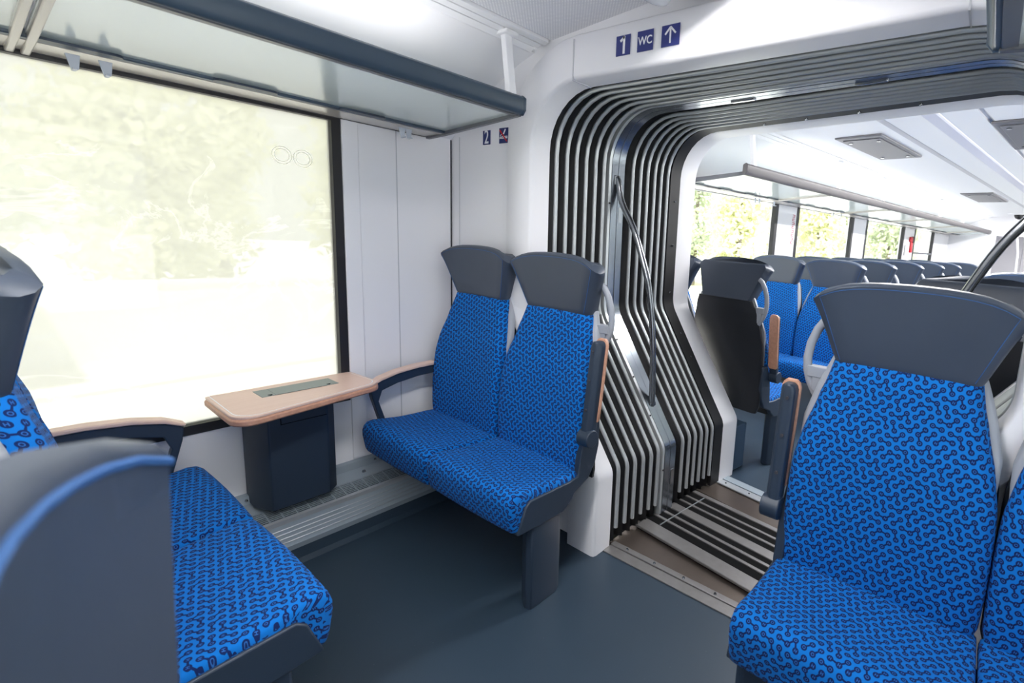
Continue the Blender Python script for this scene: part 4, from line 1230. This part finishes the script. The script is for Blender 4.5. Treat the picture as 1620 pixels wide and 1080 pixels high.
bm = BM()
t = empty('house', 'pale low building across the road seen hazily through the big window', 'building', (-9.6, -2.6, -1.2))
bm = BM(); box(bm, -1, 0, -3.2, 2.6, 0, 2.3); finish('house_wall', bm, 'housewall', t)
bm = BM(); prism(bm, [(-1.3, 2.3), (0.3, 2.3), (0.3, 2.42), (-1.3, 2.6)], 'y', -3.5, 2.9); finish('roof', bm, 'houseroof', t)
for q in (-2.2, -0.6, 1.0):
    bm = BM(); box(bm, 0.0, 0.03, q, q + 0.9, 0.9, 1.9); finish('house_window', bm, 'winblue', t)

# ------------------------------------------------------------------ light
w = bpy.data.worlds.new('sky'); bpy.context.scene.world = w; w.use_nodes = True
nt = w.node_tree; nt.nodes.clear()
bg = nt.nodes.new('ShaderNodeBackground'); ow = nt.nodes.new('ShaderNodeOutputWorld')
bg.inputs[0].default_value = (0.90, 0.95, 1.0, 1); bg.inputs[1].default_value = 1.5
nt.links.new(bg.outputs[0], ow.inputs[0])
sun = bpy.data.lights.new('sun', 'SUN'); sun.energy = 7.5; sun.angle = R(2); sun.color = (1.0, 0.96, 0.88)
so = bpy.data.objects.new('sun', sun); C.objects.link(so)
so.rotation_euler = Vector((-0.30, 0.28, -0.9)).to_track_quat('-Z', 'Y').to_euler()
def area(name, x, y, z, sx_, sy_, e, rz=0.0, col=(1, 0.98, 0.97)):
    l = bpy.data.lights.new(name, 'AREA'); l.shape = 'RECTANGLE'; l.size = sx_; l.size_y = sy_; l.energy = e; l.color = col
    o = bpy.data.objects.new(name, l); C.objects.link(o); o.location = (x, y, z); o.rotation_euler = (0, 0, rz)
    return o
area('ceiling_light', SX, 0.0, 1.925, 0.14, 2.4, 105)
p = W(0.4985, 4.2, 1.955); area('ceiling_light', p.x, p.y, p.z, 0.06, 7.5, 155, -TF)

p = W(0.4, 9.9, 1.95); area('ceiling_light', p.x, p.y, p.z, 0.4, 1.6, 26, -TF)  # added lamp with no fixture of its own, lifts the dark vestibule
def aim(o, d, along):
    z = -d.normalized(); y = (along - z * along.dot(z)).normalized(); x = y.cross(z)
    o.rotation_euler = Matrix((x, y, z)).transposed().to_euler()
for sg in (1, -1):  # added uplights hidden above the racks to brighten the ceilings
    aim(area('added_uplight', SX - sg * 0.87, -0.35, 1.69, 0.10, 2.7, 3.4), Vector((sg * 0.3, 0, 0.95)), Vector((0, 1, 0)))
    p = W(0.4 - sg * 0.87, 4.6, 1.69)
    aim(area('added_uplight', p.x, p.y, p.z, 0.10, 7.0, 8), UF * (sg * 0.3) + Vector((0, 0, 0.95)), VF)
# ------------------------------------------------------------------ camera
F, CX, CY = 777.4, 1026.0, 500.2
yaw, pitch, roll = R(34.343), R(9.003), R(-3.41)
fwd = Vector((-math.sin(yaw) * math.cos(pitch), math.cos(yaw) * math.cos(pitch), -math.sin(pitch)))
rt = Vector((math.cos(yaw), math.sin(yaw), 0)); dn = fwd.cross(rt)
r2 = rt * math.cos(roll) + dn * math.sin(roll); d2 = dn * math.cos(roll) - rt * math.sin(roll)
cam = bpy.data.cameras.new('camera'); co = bpy.data.objects.new('camera', cam); C.objects.link(co)
mtx = Matrix((r2, -d2, -fwd)).transposed().to_4x4(); mtx.translation = Vector((0, 0, 1.232))
co.matrix_world = mtx
cam.sensor_width = 36; cam.lens = F / 1620 * 36
cam.shift_x = (810 - CX) / 1620; cam.shift_y = (CY - 540) / 1620
cam.dof.use_dof = True; cam.dof.focus_distance = 2.0; cam.dof.aperture_fstop = 5.6
cam.clip_start = 0.01; cam.clip_end = 200
sc = bpy.context.scene
sc.camera = co
sc.view_settings.view_transform = 'Standard'; sc.view_settings.look = 'None'; sc.view_settings.gamma = 1
sc.view_settings.use_curve_mapping = False
sc.view_settings.exposure = 0.58
sc.cycles.max_bounces = 10; sc.cycles.transparent_max_bounces = 16
